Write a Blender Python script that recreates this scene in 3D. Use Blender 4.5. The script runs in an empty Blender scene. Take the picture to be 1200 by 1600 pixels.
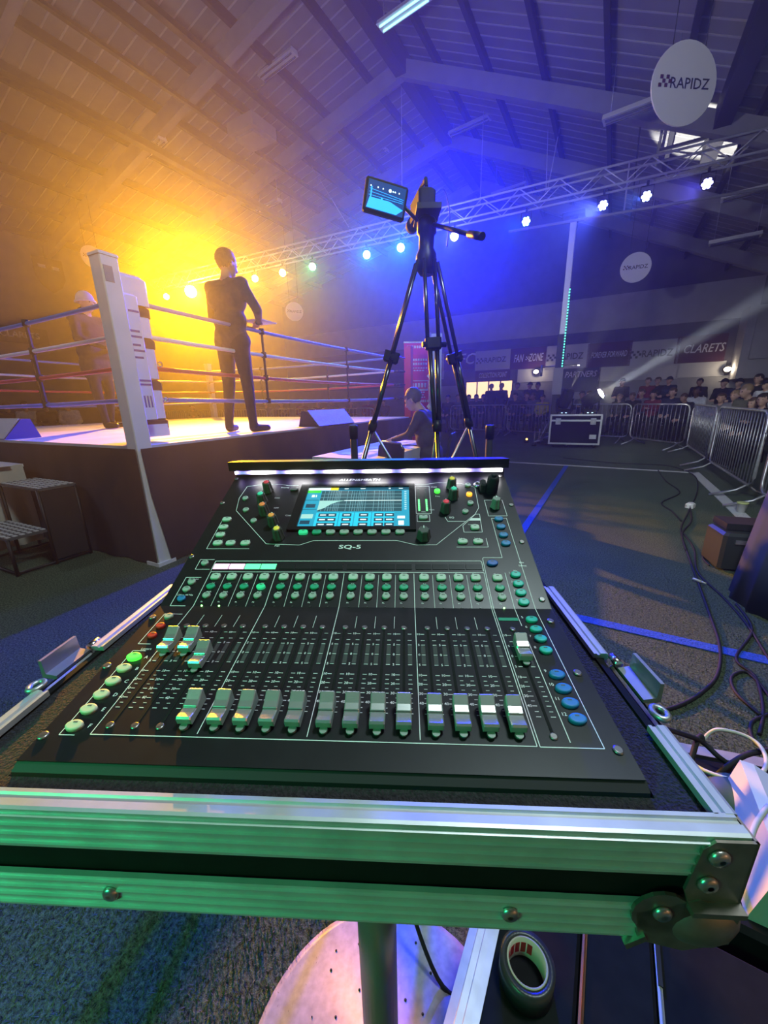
import bpy, bmesh, math, random
from mathutils import Vector, Matrix, Euler
random.seed(7)
sc = bpy.context.scene
COL = sc.collection

# ------------------------------------------------------------------ camera, world, exposure
PITCH, ROLL, CAMH, FPX = math.radians(16), math.radians(1.2), 1.30, 600.0
_f = Vector((0, math.cos(PITCH), -math.sin(PITCH)))
_u0 = Vector((0, math.sin(PITCH), math.cos(PITCH))); _s0 = Vector((1, 0, 0))
_s = _s0 * math.cos(ROLL) - _u0 * math.sin(ROLL)
_u = _u0 * math.cos(ROLL) + _s0 * math.sin(ROLL)
CAM = Vector((0, 0, CAMH))
cd = bpy.data.cameras.new('camera'); cam = bpy.data.objects.new('camera', cd); COL.objects.link(cam)
cd.sensor_fit = 'VERTICAL'; cd.sensor_height = 24.0; cd.lens = 24.0 * FPX / 1600.0
cd.clip_start = 0.02; cd.clip_end = 200
cam.matrix_world = Matrix(((_s.x, _u.x, -_f.x, 0), (_s.y, _u.y, -_f.y, 0), (_s.z, _u.z, -_f.z, CAMH), (0, 0, 0, 1)))
sc.camera = cam
w = bpy.data.worlds.new('world'); sc.world = w; w.use_nodes = True
w.node_tree.nodes['Background'].inputs[0].default_value = (0.01, 0.012, 0.03, 1)
w.node_tree.nodes['Background'].inputs[1].default_value = 0.3
sc.view_settings.view_transform = 'Standard'; sc.view_settings.look = 'None'
sc.view_settings.gamma = 1.0; sc.view_settings.use_curve_mapping = False
sc.view_settings.exposure = 0.0
cy = sc.cycles
cy.max_bounces = 3; cy.diffuse_bounces = 2; cy.glossy_bounces = 2; cy.adaptive_threshold = 0.05; cy.transmission_bounces = 2
cy.volume_bounces = 0; cy.sample_clamp_indirect = 4.0; cy.caustics_reflective = False; cy.caustics_refractive = False
HAZE = 0.0085; HAZE_G = 0.78

# a pixel of the photograph meets a plane of the place
def ray(x, y): return _s * ((x - 600) / FPX) - _u * ((y - 800) / FPX) + _f
def gz(x, y, z=0.0):
    d = ray(x, y); return CAM + d * ((z - CAMH) / d.z)
def gy(x, y, Y):
    d = ray(x, y); return CAM + d * (Y / d.y)
E1 = Vector((0.501, 0.8654, 0)); E2 = Vector((0.8654, -0.501, 0))
HYAW = math.atan2(E1.x, E1.y)          # the hall's long axis stands 30 degrees right of the lens
def HW(a, b, z=0.0): return E1 * a + E2 * b + Vector((0, 0, z))
def ga(x, y, a):
    d = ray(x, y); return CAM + d * (a / d.dot(E1))
def hall(p): return p.dot(E1), p.dot(E2), p.z
HROT = -HYAW                            # rotation z that maps local +y to E1 and local +x to E2

# ------------------------------------------------------------------ lights of the rig (lamp bodies are built further down) and added fill lights
def light(kind, loc, col, energy, target=None, angle=None, blend=0.3, radius=0.05, name='stage_light'):
    ld = bpy.data.lights.new(name, kind); ld.color = col; ld.energy = energy; ld.shadow_soft_size = radius
    o = bpy.data.objects.new(name, ld); COL.objects.link(o); o.location = loc
    if kind == 'SPOT':
        ld.spot_size = math.radians(angle); ld.spot_blend = blend
    if target is not None:
        o.rotation_euler = (Vector(target) - Vector(loc)).to_track_quat('-Z', 'Y').to_euler()
    return o
def truss_pt(t, z): # t 0..1 from the right end to the left end of the lamp truss
    a = 12.3 + (11.05 - 12.3) * t; b = 2.9 + (-17.6 - 2.9) * t
    return HW(a, b, z)
def lamp_at(px, py):
    best = None
    for k in range(2001):
        p = truss_pt(k / 2000, 5.72); v = p - CAM
        x = 600 + FPX * v.dot(_s) / v.dot(_f)
        if best is None or abs(x - px) < best[0]: best = (abs(x - px), p)
    return best[1]
YEL, GRN, CYA, BLU = (1, .40, .01), (.10, 1, .25), (.02, .30, 1), (.002, .004, 1)
LAMPS = [  # pixel x, y, colour, light power, lens glow, radius
    (298, 452, (1, .40, .004), 32000, 300, .22), (260, 460, YEL, 700, 60, .12), (399, 435, (1, .6, .04), 450, 60, .11), (442, 427, (1, .62, .04), 450, 60, .11),
    (489, 418, GRN, 350, 40, .11), (573, 402, CYA, 700, 40, .11), (626, 392, CYA, 800, 45, .12), (710, 375, BLU, 13000, 60, .15),
    (822, 350, (.03, .45, .9), 150, 26, .12), (942, 322, (.06, .10, 1), 2600, 26, .12), (1010, 310, (.06, .16, 1), 250, 26, .12), (1105, 290, (.10, .08, 1), 500, 26, .13)]
LAMP_POS = [lamp_at(l[0], l[1]) for l in LAMPS]
for (x, y, c, e, g, r), p in zip(LAMPS, LAMP_POS):
    aim = Vector((0.2, 0.4, 1.0)) if e > 600 and x != 942 else Vector((-2.5, 5.0, 1.0))
    if c is BLU: aim = Vector((-2.2, 1.2, 1.2))
    d = (aim - p).normalized()
    light('SPOT', p + d * .26, c, e, aim, 36 if e > 20000 else 56, 1.0, r * .5, name='par_light')
# green lamp behind left, and added fill lights with no lamp body
light('SPOT', (.95, -.45, 1.25), (1, .50, .32), .9, (.25, .2, 1.0), 60, .8, .1, name='warm_rear_fill')  # added warm fill that tints the case corner brown
light('SPOT', (-.98, -.50, 1.60), (.02, 1, .32), 42, (-.35, .5, .6), 100, .9, .15, name='green_side_light')
light('SPOT', HW(-5, -3, 6.2), (.80, .84, 1), 50, HW(7, -2, 1), 110, .8, .3, name='rear_fill')  # added fill for desk and hall from behind
light('SPOT', HW(-4, -9, 6.2), (.76, .80, 1), 500, (-3.4, 4.4, 1), 50, .7, .3, name='rear_ring_fill')  # added fill that whitens the ring canvas
light('SPOT', HW(3, -14, 5.5), (.06, .10, 1), 300, (-1.5, 2.0, 0), 70, .7, .3, name='blue_side_fill')  # added blue fill for the turf on the left
light('POINT', LAMP_POS[7] + Vector((0, -.5, .1)), (.02, .03, 1), 130, radius=.3, name='blue_truss_fill')  # added fill at the blue lamp, lifts roof and truss
light('POINT', LAMP_POS[0] + Vector((.3, -.5, .1)), (1, .45, .1), 50, radius=.3, name='warm_truss_fill')  # added warm fill beside the amber lamp, lifts the roof
light('SPOT', HW(1.5, -4, 3.6), (.90, .86, .95), 900, HW(9.5, -5, 10), 130, .9, .3, name='roof_fill')  # added uplight that brightens the roof
light('SPOT', HW(-6, -1, 6.0), (.85, .92, 1), 2400, HW(9.0, 2.4, .9), 30, .7, .3, name='crowd_fill')  # added fill that brightens the crowd on the right
light('POINT', (.9, .55, 4.2), (.70, .88, .90), 300, radius=.3, name='desk_fill')  # added overhead fill that brightens the desk

# ------------------------------------------------------------------ materials
MATS = {}
def mat(name, col, rough=.6, metal=0.0, var=0.0, vscale=8.0, bump=0.0, bscale=60.0, spec=.5, emit=None, es=0.0, trans=0.0, alpha=1.0, coat=0.0):
    if name in MATS: return MATS[name]
    m = bpy.data.materials.new(name); m.use_nodes = True; nt = m.node_tree; b = nt.nodes['Principled BSDF']
    b.inputs['Base Color'].default_value = (*col, 1); b.inputs['Roughness'].default_value = rough
    b.inputs['Metallic'].default_value = metal; b.inputs['Specular IOR Level'].default_value = spec
    b.inputs['Coat Weight'].default_value = coat; b.inputs['Alpha'].default_value = alpha
    if trans: b.inputs['Transmission Weight'].default_value = trans
    if emit: b.inputs['Emission Color'].default_value = (*emit, 1); b.inputs['Emission Strength'].default_value = es
    if var or bump: tc = nt.nodes.new('ShaderNodeTexCoord')
    if var:
        n = nt.nodes.new('ShaderNodeTexNoise'); n.inputs['Scale'].default_value = vscale; n.inputs['Detail'].default_value = 5
        nt.links.new(tc.outputs['Object'], n.inputs['Vector'])
        r = nt.nodes.new('ShaderNodeMapRange'); r.inputs[1].default_value = .3; r.inputs[2].default_value = .7
        r.inputs[3].default_value = 1 - var; r.inputs[4].default_value = 1 + var
        nt.links.new(n.outputs['Fac'], r.inputs[0])
        mx = nt.nodes.new('ShaderNodeMix'); mx.data_type = 'RGBA'; mx.blend_type = 'MULTIPLY'; mx.inputs[0].default_value = 1
        mx.inputs[6].default_value = (*col, 1); nt.links.new(r.outputs[0], mx.inputs[7]); nt.links.new(mx.outputs[2], b.inputs['Base Color'])
    if bump:
        n2 = nt.nodes.new('ShaderNodeTexNoise'); n2.inputs['Scale'].default_value = bscale; n2.inputs['Detail'].default_value = 3
        nt.links.new(tc.outputs['Object'], n2.inputs['Vector'])
        bp = nt.nodes.new('ShaderNodeBump'); bp.inputs['Strength'].default_value = bump; bp.inputs['Distance'].default_value = .01
        nt.links.new(n2.outputs['Fac'], bp.inputs['Height']); nt.links.new(bp.outputs[0], b.inputs['Normal'])
    if emit and name not in ('lit_hatch',) and not name.startswith('scr_'): m.cycles.emission_sampling = 'NONE'
    MATS[name] = m; return m
def turf_mat():
    m = bpy.data.materials.new('turf'); m.use_nodes = True; nt = m.node_tree; b = nt.nodes['Principled BSDF']
    b.inputs['Roughness'].default_value = .85; b.inputs['Specular IOR Level'].default_value = .25
    tc = nt.nodes.new('ShaderNodeTexCoord')
    v = nt.nodes.new('ShaderNodeTexVoronoi'); v.inputs['Scale'].default_value = 140
    n = nt.nodes.new('ShaderNodeTexNoise'); n.inputs['Scale'].default_value = 1.3; n.inputs['Detail'].default_value = 6
    n3 = nt.nodes.new('ShaderNodeTexNoise'); n3.inputs['Scale'].default_value = 95; n3.inputs['Detail'].default_value = 4; n3.inputs['Roughness'].default_value = .8
    for q in (v, n, n3): nt.links.new(tc.outputs['Object'], q.inputs['Vector'])
    cr = nt.nodes.new('ShaderNodeValToRGB'); e = cr.color_ramp.elements
    e[0].position = .36; e[0].color = (.012, .016, .010, 1); e[1].position = .66; e[1].color = (.20, .27, .16, 1)
    nt.links.new(n3.outputs['Fac'], cr.inputs[0])
    mr = nt.nodes.new('ShaderNodeMapRange'); mr.inputs[3].default_value = .65; mr.inputs[4].default_value = 1.3
    nt.links.new(n.outputs['Fac'], mr.inputs[0])
    mx = nt.nodes.new('ShaderNodeMix'); mx.data_type = 'RGBA'; mx.blend_type = 'MULTIPLY'; mx.inputs[0].default_value = 1
    nt.links.new(cr.outputs[0], mx.inputs[6]); nt.links.new(mr.outputs[0], mx.inputs[7]); nt.links.new(mx.outputs[2], b.inputs['Base Color'])
    bp = nt.nodes.new('ShaderNodeBump'); bp.inputs['Strength'].default_value = .9; bp.inputs['Distance'].default_value = .012
    nt.links.new(n3.outputs['Fac'], bp.inputs['Height']); nt.links.new(bp.outputs[0], b.inputs['Normal'])
    return m
BLACK = mat('black_metal', (.012, .012, .014), .45, .3)
MATTE = mat('matte_black', (.010, .010, .012), .8)
ALU = mat('aluminium', (.60, .60, .62), .45, .55, var=.12, vscale=30)
STEEL = mat('galvanised_steel', (.45, .46, .48), .42, .85, var=.2, vscale=20)
CHROME = mat('chrome', (.75, .75, .75), .2, 1.0)
WHITE = mat('white_plastic', (.75, .75, .74), .5)
PRINT = mat('white_print', (.85, .88, .88), .6)
DARKWOOD = mat('black_panel', (.009, .009, .010), .8, var=.2, vscale=40, spec=.15)

# ------------------------------------------------------------------ mesh helpers
class MB:
    def __init__(s): s.v = []; s.f = []; s.m = []; s.smooth = []
    def add(s, vs, fs, mi=0, M=None, smooth=False):
        o = len(s.v)
        s.v += [tuple(M @ Vector(p)) if M is not None else tuple(p) for p in vs]
        for f in fs: s.f.append(tuple(o + i for i in f)); s.m.append(mi); s.smooth.append(smooth)
        return s
    def box(s, c, d, mi=0, M=None):
        x, y, z = c; a, b, h = d[0] / 2, d[1] / 2, d[2] / 2
        vs = [(x + i * a, y + j * b, z + k * h) for k in (-1, 1) for j in (-1, 1) for i in (-1, 1)]
        return s.add(vs, [(0, 2, 3, 1), (4, 5, 7, 6), (0, 1, 5, 4), (2, 6, 7, 3), (0, 4, 6, 2), (1, 3, 7, 5)], mi, M)
    def bbox(s, c, d, ch, mi=0, M=None):   # box with chamfered vertical edges and top edge
        x, y, z = c; a, b, h = d[0] / 2, d[1] / 2, d[2] / 2
        def ring(k, i): return [(x - a + i + k, y - b + i, z), (x + a - i - k, y - b + i, z), (x + a - i, y - b + i + k, z), (x + a - i, y + b - i - k, z), (x + a - i - k, y + b - i, z), (x - a + i + k, y + b - i, z), (x - a + i, y + b - i - k, z), (x - a + i, y - b + i + k, z)]
        L = [[(p[0], p[1], zz) for p in ring(ch, i)] for zz, i in ((z - h, 0), (z + h - ch, 0), (z + h, ch))]
        return s.loft(L, mi, M)
    def loft(s, rings, mi=0, M=None, cap=True, smooth=False, close=True):
        n = len(rings[0]); vs = [p for r in rings for p in r]; fs = []
        for k in range(len(rings) - 1):
            for i in range(n if close else n - 1):
                j = (i + 1) % n; fs.append((k * n + i, k * n + j, (k + 1) * n + j, (k + 1) * n + i))
        s.add(vs, fs, mi, M, smooth)
        if cap:
            o = len(s.v) - len(vs)
            s.f.append(tuple(o + i for i in reversed(range(n)))); s.m.append(mi); s.smooth.append(False)
            s.f.append(tuple(o + (len(rings) - 1) * n + i for i in range(n))); s.m.append(mi); s.smooth.append(False)
        return s
    def lathe(s, prof, n=16, mi=0, M=None, smooth=True, cap=True):
        return s.loft([[(r * math.cos(2 * math.pi * i / n), r * math.sin(2 * math.pi * i / n), z) for i in range(n)] for r, z in prof], mi, M, cap, smooth)
    def rod(s, p0, p1, r0, r1=None, n=8, mi=0, M=None):
        p0, p1 = Vector(p0), Vector(p1); d = p1 - p0; L = d.length
        if L < 1e-9: return s
        T = Matrix.Translation(p0) @ d.to_track_quat('Z', 'Y').to_matrix().to_4x4()
        return s.lathe([(r0, 0), (r0 if r1 is None else r1, L)], n, mi, T if M is None else M @ T)
    def tube(s, pts, r, n=8, mi=0, M=None, closed=False):
        P = [Vector(p) for p in pts]; rings = []
        up = Vector((0, 0, 1)); N = len(P)
        for i in range(N):
            t = (P[(i + 1) % N if closed else min(i + 1, N - 1)] - P[(i - 1) % N if closed else max(i - 1, 0)]).normalized()
            a = t.cross(up)
            if a.length < .05: a = t.cross(Vector((1, 0, 0)))
            a.normalize(); b = a.cross(t).normalized()
            rings.append([P[i] + a * (r * math.cos(2 * math.pi * k / n)) + b * (r * math.sin(2 * math.pi * k / n)) for k in range(n)])
        if closed: rings.append(rings[0])
        return s.loft(rings, mi, M, not closed, True)
    def prism(s, poly, axis_vec, mi=0, M=None):  # planar polygon swept along a vector
        A = Vector(axis_vec); P = [Vector(p) for p in poly]
        return s.loft([P, [p + A for p in P]], mi, M)
    def sphere(s, c, r, n=12, m=8, mi=0, M=None):
        c = Vector(c); rr = r if hasattr(r, '__len__') else (r, r, r)
        rings = [[(c.x + rr[0] * math.sin(t) * math.cos(2 * math.pi * i / n), c.y + rr[1] * math.sin(t) * math.sin(2 * math.pi * i / n), c.z - rr[2] * math.cos(t)) for i in range(n)] for t in [math.pi * (k + .02) / (m + .04) for k in range(m + 1)]]
        return s.loft(rings, mi, M, True, True)
    def mesh(s, name, mats):
        me = bpy.data.meshes.new(name); me.from_pydata([tuple(p) for p in s.v], [], s.f)
        for m in (mats if isinstance(mats, (list, tuple)) else [mats]): me.materials.append(m)
        me.polygons.foreach_set('material_index', s.m); me.polygons.foreach_set('use_smooth', s.smooth)
        me.update(); return me
    def build(s, name, mats, parent=None, loc=None, rot=None, fix=True):
        me = s.mesh(name, mats)
        if fix:
            bm = bmesh.new(); bm.from_mesh(me); bmesh.ops.recalc_face_normals(bm, faces=bm.faces); bm.to_mesh(me); bm.free()
        return link(name, me, parent, loc, rot)
def link(name, me, parent=None, loc=None, rot=None, scale=None):
    o = bpy.data.objects.new(name, me); COL.objects.link(o)
    if parent is not None: o.parent = parent
    if loc is not None: o.location = loc
    if rot is not None: o.rotation_euler = rot
    if scale is not None: o.scale = scale
    return o
def tag(o, label=None, cat=None, group=None, kind=None):
    if label: o['label'] = label
    if cat: o['category'] = cat
    if group: o['group'] = group
    if kind: o['kind'] = kind
    return o
def thing(name, label, cat, loc=(0, 0, 0), rz=0, group=None):
    o = bpy.data.objects.new(name, None); COL.objects.link(o); o.location = loc; o.rotation_euler = (0, 0, rz); o.empty_display_size = .1
    return tag(o, label, cat, group)
def dup(root, loc, rz=None, label=None, scale=None):
    r = root.copy(); COL.objects.link(r); r.location = loc
    if rz is not None: r.rotation_euler = (0, 0, rz)
    if scale is not None: r.scale = (scale,) * 3
    if label: r['label'] = label
    for ch in root.children:
        c = ch.copy(); COL.objects.link(c); c.parent = r
        for g in ch.children:
            d = g.copy(); COL.objects.link(d); d.parent = c
    return r
def smoothpts(pts, n=8):
    P = [Vector(p) for p in pts]; out = []
    for i in range(len(P) - 1):
        p0, p1, p2, p3 = P[max(i - 1, 0)], P[i], P[i + 1], P[min(i + 2, len(P) - 1)]
        for k in range(n):
            t = k / n
            out.append(.5 * ((2 * p1) + (p2 - p0) * t + (2 * p0 - 5 * p1 + 4 * p2 - p3) * t * t + (3 * p1 - p0 - 3 * p2 + p3) * t ** 3))
    out.append(P[-1]); return out
_TX = {}
def text_geo(s, size, shear=0.0, bold=0.0, sx=1.0):
    k = (s, shear, bold)
    if k not in _TX:
        cu = bpy.data.curves.new('lettering', 'FONT'); cu.body = s; cu.size = 1; cu.shear = shear; cu.offset = bold
        cu.align_x = 'CENTER'; cu.align_y = 'CENTER'; cu.resolution_u = 2
        ob = bpy.data.objects.new('lettering', cu)
        me = ob.to_mesh()
        _TX[k] = ([tuple(v.co) for v in me.vertices], [tuple(p.vertices) for p in me.polygons])
        ob.to_mesh_clear(); bpy.data.objects.remove(ob); bpy.data.curves.remove(cu)
    v, f = _TX[k]
    return [(p[0] * size * sx, p[1] * size, p[2]) for p in v], f
def add_text(mb, s, size, M, mi=0, **kw):
    v, f = text_geo(s, size, **kw); mb.add(v, f, mi, M)
def lettering(parent, s, size, M, m, maxw=None, **kw):
    mb = MB(); v_, f_ = text_geo(s, size, **kw)
    if maxw:
        w_ = max(p[0] for p in v_) - min(p[0] for p in v_); k_ = min(1.0, maxw / w_); v_ = [(p[0] * k_, p[1], p[2]) for p in v_]
    mb.add(v_, f_, 0, M); o = mb.build('lettering', m, parent, fix=False); o['kind'] = 'stuff'; return o
T, R_ = Matrix.Translation, Matrix.Rotation
def face_mat(p, xdir, up):
    xd = Vector(xdir).normalized(); u = Vector(up); u = (u - xd * u.dot(xd)).normalized(); n = xd.cross(u); p = Vector(p)
    return Matrix(((xd.x, u.x, n.x, p.x), (xd.y, u.y, n.y, p.y), (xd.z, u.z, n.z, p.z), (0, 0, 0, 1)))

# ------------------------------------------------------------------ the hall (local x across the hall, local y along it)
AEND, ABACK, BL, BR, RB, RZ = 22.0, -9.0, -20.5, 6.6, -6.2, 10.7
SL, SR = 0.20, 0.462
def roof_z(b): return RZ - (RB - b) * SL if b < RB else RZ - (b - RB) * SR
def hbuild(mb, name, m, parent=None, kind=None, label=None):
    o = mb.build(name, m, parent, rot=None if parent else (0, 0, HROT))
    if kind: o['kind'] = kind
    if label: o['label'] = label
    return o
TURF = turf_mat()
fl = hbuild(MB().box(((BL + BR) / 2, (AEND + ABACK) / 2, -.05), (BR - BL, AEND - ABACK, .1)), 'floor', TURF, kind='structure', label='dark green artificial turf floor with painted pitch lines')
LBLUE = mat('blue_line_turf', (.03, .10, .55), .8, var=.35, vscale=120, bump=.6, bscale=90)
LWHITE = mat('white_line_turf', (.55, .57, .55), .8, var=.3, vscale=120, bump=.6, bscale=90)
def strip(b0, a0, b1, a1, wd, m):
    d = Vector((b1 - b0, a1 - a0, 0)); q = Vector((-d.y, d.x, 0)).normalized() * wd / 2
    P = [Vector((b0, a0, 0)) - q, Vector((b1, a1, 0)) - q, Vector((b1, a1, 0)) + q, Vector((b0, a0, 0)) + q]
    hbuild(MB().prism(P, (0, 0, .006)), 'line_marking', m, fl)
strip(-.64, 3.2, -.64, 8.4, .075, LBLUE); strip(-8, 2.36, 3.0, 2.40, .075, LBLUE)
strip(-3, 8.48, 1.42, 8.44, .09, LWHITE); strip(1.40, 8.48, 1.40, 2.6, .13, LWHITE)
blades = MB(); rb0 = random.Random(5)
BLM = mat('turf_blade', (.085, .13, .07), .7, var=.5, vscale=30)
for x0, x1, y0, y1, n_ in ((-1.9, -.1, .25, 1.5, 26000), (-1.6, 2.4, 1.2, 2.6, 14000), (.5, 2.4, .4, 1.4, 9000)):
    for _ in range(n_):
        x, y = rb0.uniform(x0, x1), rb0.uniform(y0, y1); a_ = rb0.uniform(0, 6.28); l_ = rb0.uniform(.003, .012); h_ = rb0.uniform(.008, .018); wq = rb0.uniform(.0008, .0017)
        dx, dy = math.cos(a_), math.sin(a_)
        blades.v += [(x - dy * wq, y + dx * wq, 0), (x + dy * wq, y - dx * wq, 0), (x + dx * l_, y + dy * l_, h_)]
        k_ = len(blades.v); blades.f.append((k_ - 3, k_ - 2, k_ - 1)); blades.m.append(0); blades.smooth.append(False)
bo = blades.build('turf_blades', BLM, None, fix=False); tag(bo, 'short synthetic grass blades of the turf around the desk', 'grass', kind='stuff')
WALL = mat('painted_block_wall', (.30, .31, .33), .85, var=.1, vscale=3, bump=.3, bscale=12)
CLAD = mat('dark_cladding', (.10, .10, .13), .7, var=.15, vscale=2)
PALE = mat('pale_wall_band', (.42, .43, .46), .75, var=.08, vscale=2)
def wall(name, poly, vec, m): return hbuild(MB().prism(poly, vec), name, m, kind='structure')
we = wall('wall_end', [(BL, AEND, 0), (BR, AEND, 0), (BR, AEND, roof_z(BR)), (RB, AEND, RZ), (BL, AEND, roof_z(BL))], (0, .2, 0), CLAD)
hbuild(MB().box(((BL + 4.6) / 2, AEND - .03, 5.0), (4.6 - BL, .06, 1.45)), 'pale_band', PALE, we)
hbuild(MB().box(((BL + BR) / 2, AEND - .02, 1.05), (BR - BL, .05, 2.1)), 'lower_block_course', WALL, we)
wall('wall_left', [(BL, ABACK, 0), (BL, AEND, 0), (BL, AEND, roof_z(BL)), (BL, ABACK, roof_z(BL))], (-.2, 0, 0), CLAD)
wr = wall('wall_right', [(BR, ABACK, 0), (BR, AEND, 0), (BR, AEND, roof_z(BR)), (BR, ABACK, roof_z(BR))], (.2, 0, 0), WALL)
wall('wall_back', [(BL, ABACK, 0), (BR, ABACK, 0), (BR, ABACK, roof_z(BR)), (RB, ABACK, RZ), (BL, ABACK, roof_z(BL))], (0, -.2, 0), CLAD)
SHEET = mat('roof_sheet', (.20, .20, .20), .55, var=.12, vscale=1.5)
RIB = mat('roof_sheet_rib', (.36, .36, .36), .5)
PURL = mat('dark_purlin', (.018, .018, .022), .6)
RAFT = mat('grey_rafter', (.22, .22, .23), .6, var=.1, vscale=2)
ce = hbuild(MB().prism([(BL, ABACK, roof_z(BL)), (RB, ABACK, RZ), (BR, ABACK, roof_z(BR)), (BR, ABACK, roof_z(BR) + .15), (RB, ABACK, RZ + .15), (BL, ABACK, roof_z(BL) + .15)], (0, AEND - ABACK, 0)), 'ceiling', SHEET, kind='structure', label='pitched roof of corrugated sheets on purlins and rafters')
ribs = MB(); k = 0
a = 1.0
while a < AEND:
    for b0, b1 in ((BL, RB), (RB, BR)):
        z0, z1 = roof_z(b0) - .012, roof_z(b1) - .012
        if b0 == RB: z0 = RZ - .012
        P = [(b0, a, z0), (b1, a, z1)]
        ribs.prism([(b0, a - .018, z0), (b0, a + .018, z0), (b0, a + .018, z0 + .012), (b0, a - .018, z0 + .012)], (b1 - b0, 0, z1 - z0))
    a += .36
hbuild(ribs, 'sheet_rib', RIB, ce, kind='stuff')
for side, bs in ((0, [RB - 1.1 - i * 1.62 for i in range(9)]), (1, [RB + 1.0 + i * 1.42 for i in range(9)])):
    for b in bs:
        z = roof_z(b)
        hbuild(MB().box((b, (AEND + ABACK) / 2, z - .12), (.10, AEND - ABACK, .22)), 'purlin', PURL, ce)
for a in (5.2, 8.72, 12.26, 15.85, 19.4):
    for b0, b1 in ((RB, BL), (RB, BR)):
        z0, z1 = roof_z(RB) - .28, roof_z(b1) - .28
        hbuild(MB().prism([(b0, a - .10, z0), (b0, a + .10, z0), (b0, a + .10, z0 - .42), (b0, a - .10, z0 - .42)], (b1 - b0, 0, z1 - z0)), 'rafter', RAFT, ce)
hbuild(MB().box((RB, (AEND + ABACK) / 2, RZ - .42), (.32, AEND - ABACK, .5)), 'ridge_beam', PURL, ce)
# long dark service duct and rails under the left slope
for b, dz, wd in ((-9.2, .9, .16), (-10.6, .9, .10), (-12.4, 1.0, .22)):
    hbuild(MB().box((b, 8, roof_z(b) - dz), (wd, 26, wd * .8)), 'service_rail', PURL, ce)
# square heater unit under the left slope
hbuild(MB().box((-9.9, 10.0, roof_z(-9.9) - 1.15), (1.0, .9, .3)).box((-9.9, 10.0, roof_z(-9.9) - 1.33), (.7, .6, .06)), 'heater_unit', RAFT, ce)
# framed roof vent under the right slope
vb, va = 1.0, 13.65
vz = roof_z(vb) - .5
vm = MB()
for s_ in (-.75, .75):
    vm.box((vb, va + s_, vz - s_ * 0), (1.5, .06, .06)); vm.box((vb + s_, va, vz - .46 * s_), (.06, 1.5, .06))
for s_ in (-.75, .75):
    for t_ in (-.75, .75): vm.box((vb + s_, va + t_, vz + .25 - .46 * s_), (.06, .06, .55))
hbuild(vm, 'vent_frame', BLACK, ce)
hbuild(MB().box((1.3, 7.2, roof_z(1.3) - .36), (.30, 13, .42)), 'side_beam', PURL, ce)

# boards and banners on the end wall
MAROON = mat('maroon_board', (.075, .012, .035), .6, var=.1, vscale=2)
BWHITE = mat('white_board', (.55, .56, .58), .55)
BTXT = mat('board_white_lettering', (.80, .80, .82), .6)
DTXT = mat('board_dark_lettering', (.03, .03, .045), .6)
NAVY = mat('dark_board', (.03, .03, .05), .6)
def chevron(mb, M, s, mi=0):
    for i in range(4):
        for j in range(3):
            if (i + j) % 2 == 0: mb.box(((i - 1.5) * s * .28 + j * .05 * s, (j - 1) * s * .28, .004), (s * .25, s * .25, .008), mi, M)
def board(x0, y0, x1, y1, m, label, txts=(), dz=.04):
    A = ga(x0, y0, AEND - dz); B = ga(x1, y1, AEND - dz)
    a_, b0, z1 = hall(A); _, b1, z0 = hall(B)
    wd, ht = b1 - b0, z1 - z0
    t = thing('wall_board', label, 'sign', HW(AEND - dz, (b0 + b1) / 2, z0), HROT, 'sponsor boards on the end wall')
    MB().box((0, 0, ht / 2), (wd - .03, .05, ht - .03)).build('panel', m, t)
    M0 = T((0, -.03, ht / 2)) @ R_(math.pi / 2, 4, 'X')
    for s, fx, fz, fs, mt in txts:
        Mt = M0 @ T((fx * wd, fz * ht, .004))
        if s == '#':
            mb = MB(); chevron(mb, Mt, fs * ht); mb.build('logo_mark', mt, t)['kind'] = 'stuff'
        else: lettering(t, s, fs * ht, Mt, mt, maxw=wd * (.60 if s == 'RAPIDZ' else .80), shear=.25 if mt is BTXT else 0, bold=.012)
    return t
RAP = [('#', -.36, 0, .34, DTXT), ('RAPIDZ', .07, 0, .36, DTXT)]
board(685, 553, 694, 593, BWHITE, 'narrow white board at the left end of the end wall boards')
board(694, 549, 741, 577, MAROON, 'maroon board with white letters left of the collection point boards', [('BFC', .1, 0, .75, BTXT)])
board(743, 549, 797, 577, BWHITE, 'white sponsor board directly above the collection point board', RAP)
board(743, 579, 797, 594, MAROON, 'maroon collection point board above the lit serving hatch', [('COLLECTION POINT', 0, 0, .62, BTXT)])
board(798, 545, 853, 575, MAROON, 'maroon fan zone board between two white sponsor boards', [('FAN    ZONE', 0, .0, .5, BTXT), ('#', 0, 0, .2, BTXT)])
board(809, 577, 868, 596, BWHITE, 'plain white board below the fan zone board')
board(854, 541, 918, 575, BWHITE, 'white sponsor board behind the lighting tower', RAP)
board(919, 537, 984, 572, MAROON, 'maroon forever forward board right of the lighting tower', [('FOREVER FORWARD', 0, 0, .32, BTXT)])
board(877, 576, 935, 612, NAVY, 'dark partners board low on the end wall', [('PARTNERS', 0, .22, .34, BTXT)])
board(985, 534, 1058, 572, BWHITE, 'white sponsor board left of the clarets board crossed by the beam', RAP)
board(936, 573, 1058, 592, BWHITE, 'long plain white board under the sponsor board beside the beam')
board(1059, 526, 1131, 565, MAROON, 'maroon clarets board at the right end of the end wall', [('CLARETS', .05, 0, .42, BTXT)])
board(1059, 567, 1131, 588, BWHITE, 'plain white board below the clarets board')
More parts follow.
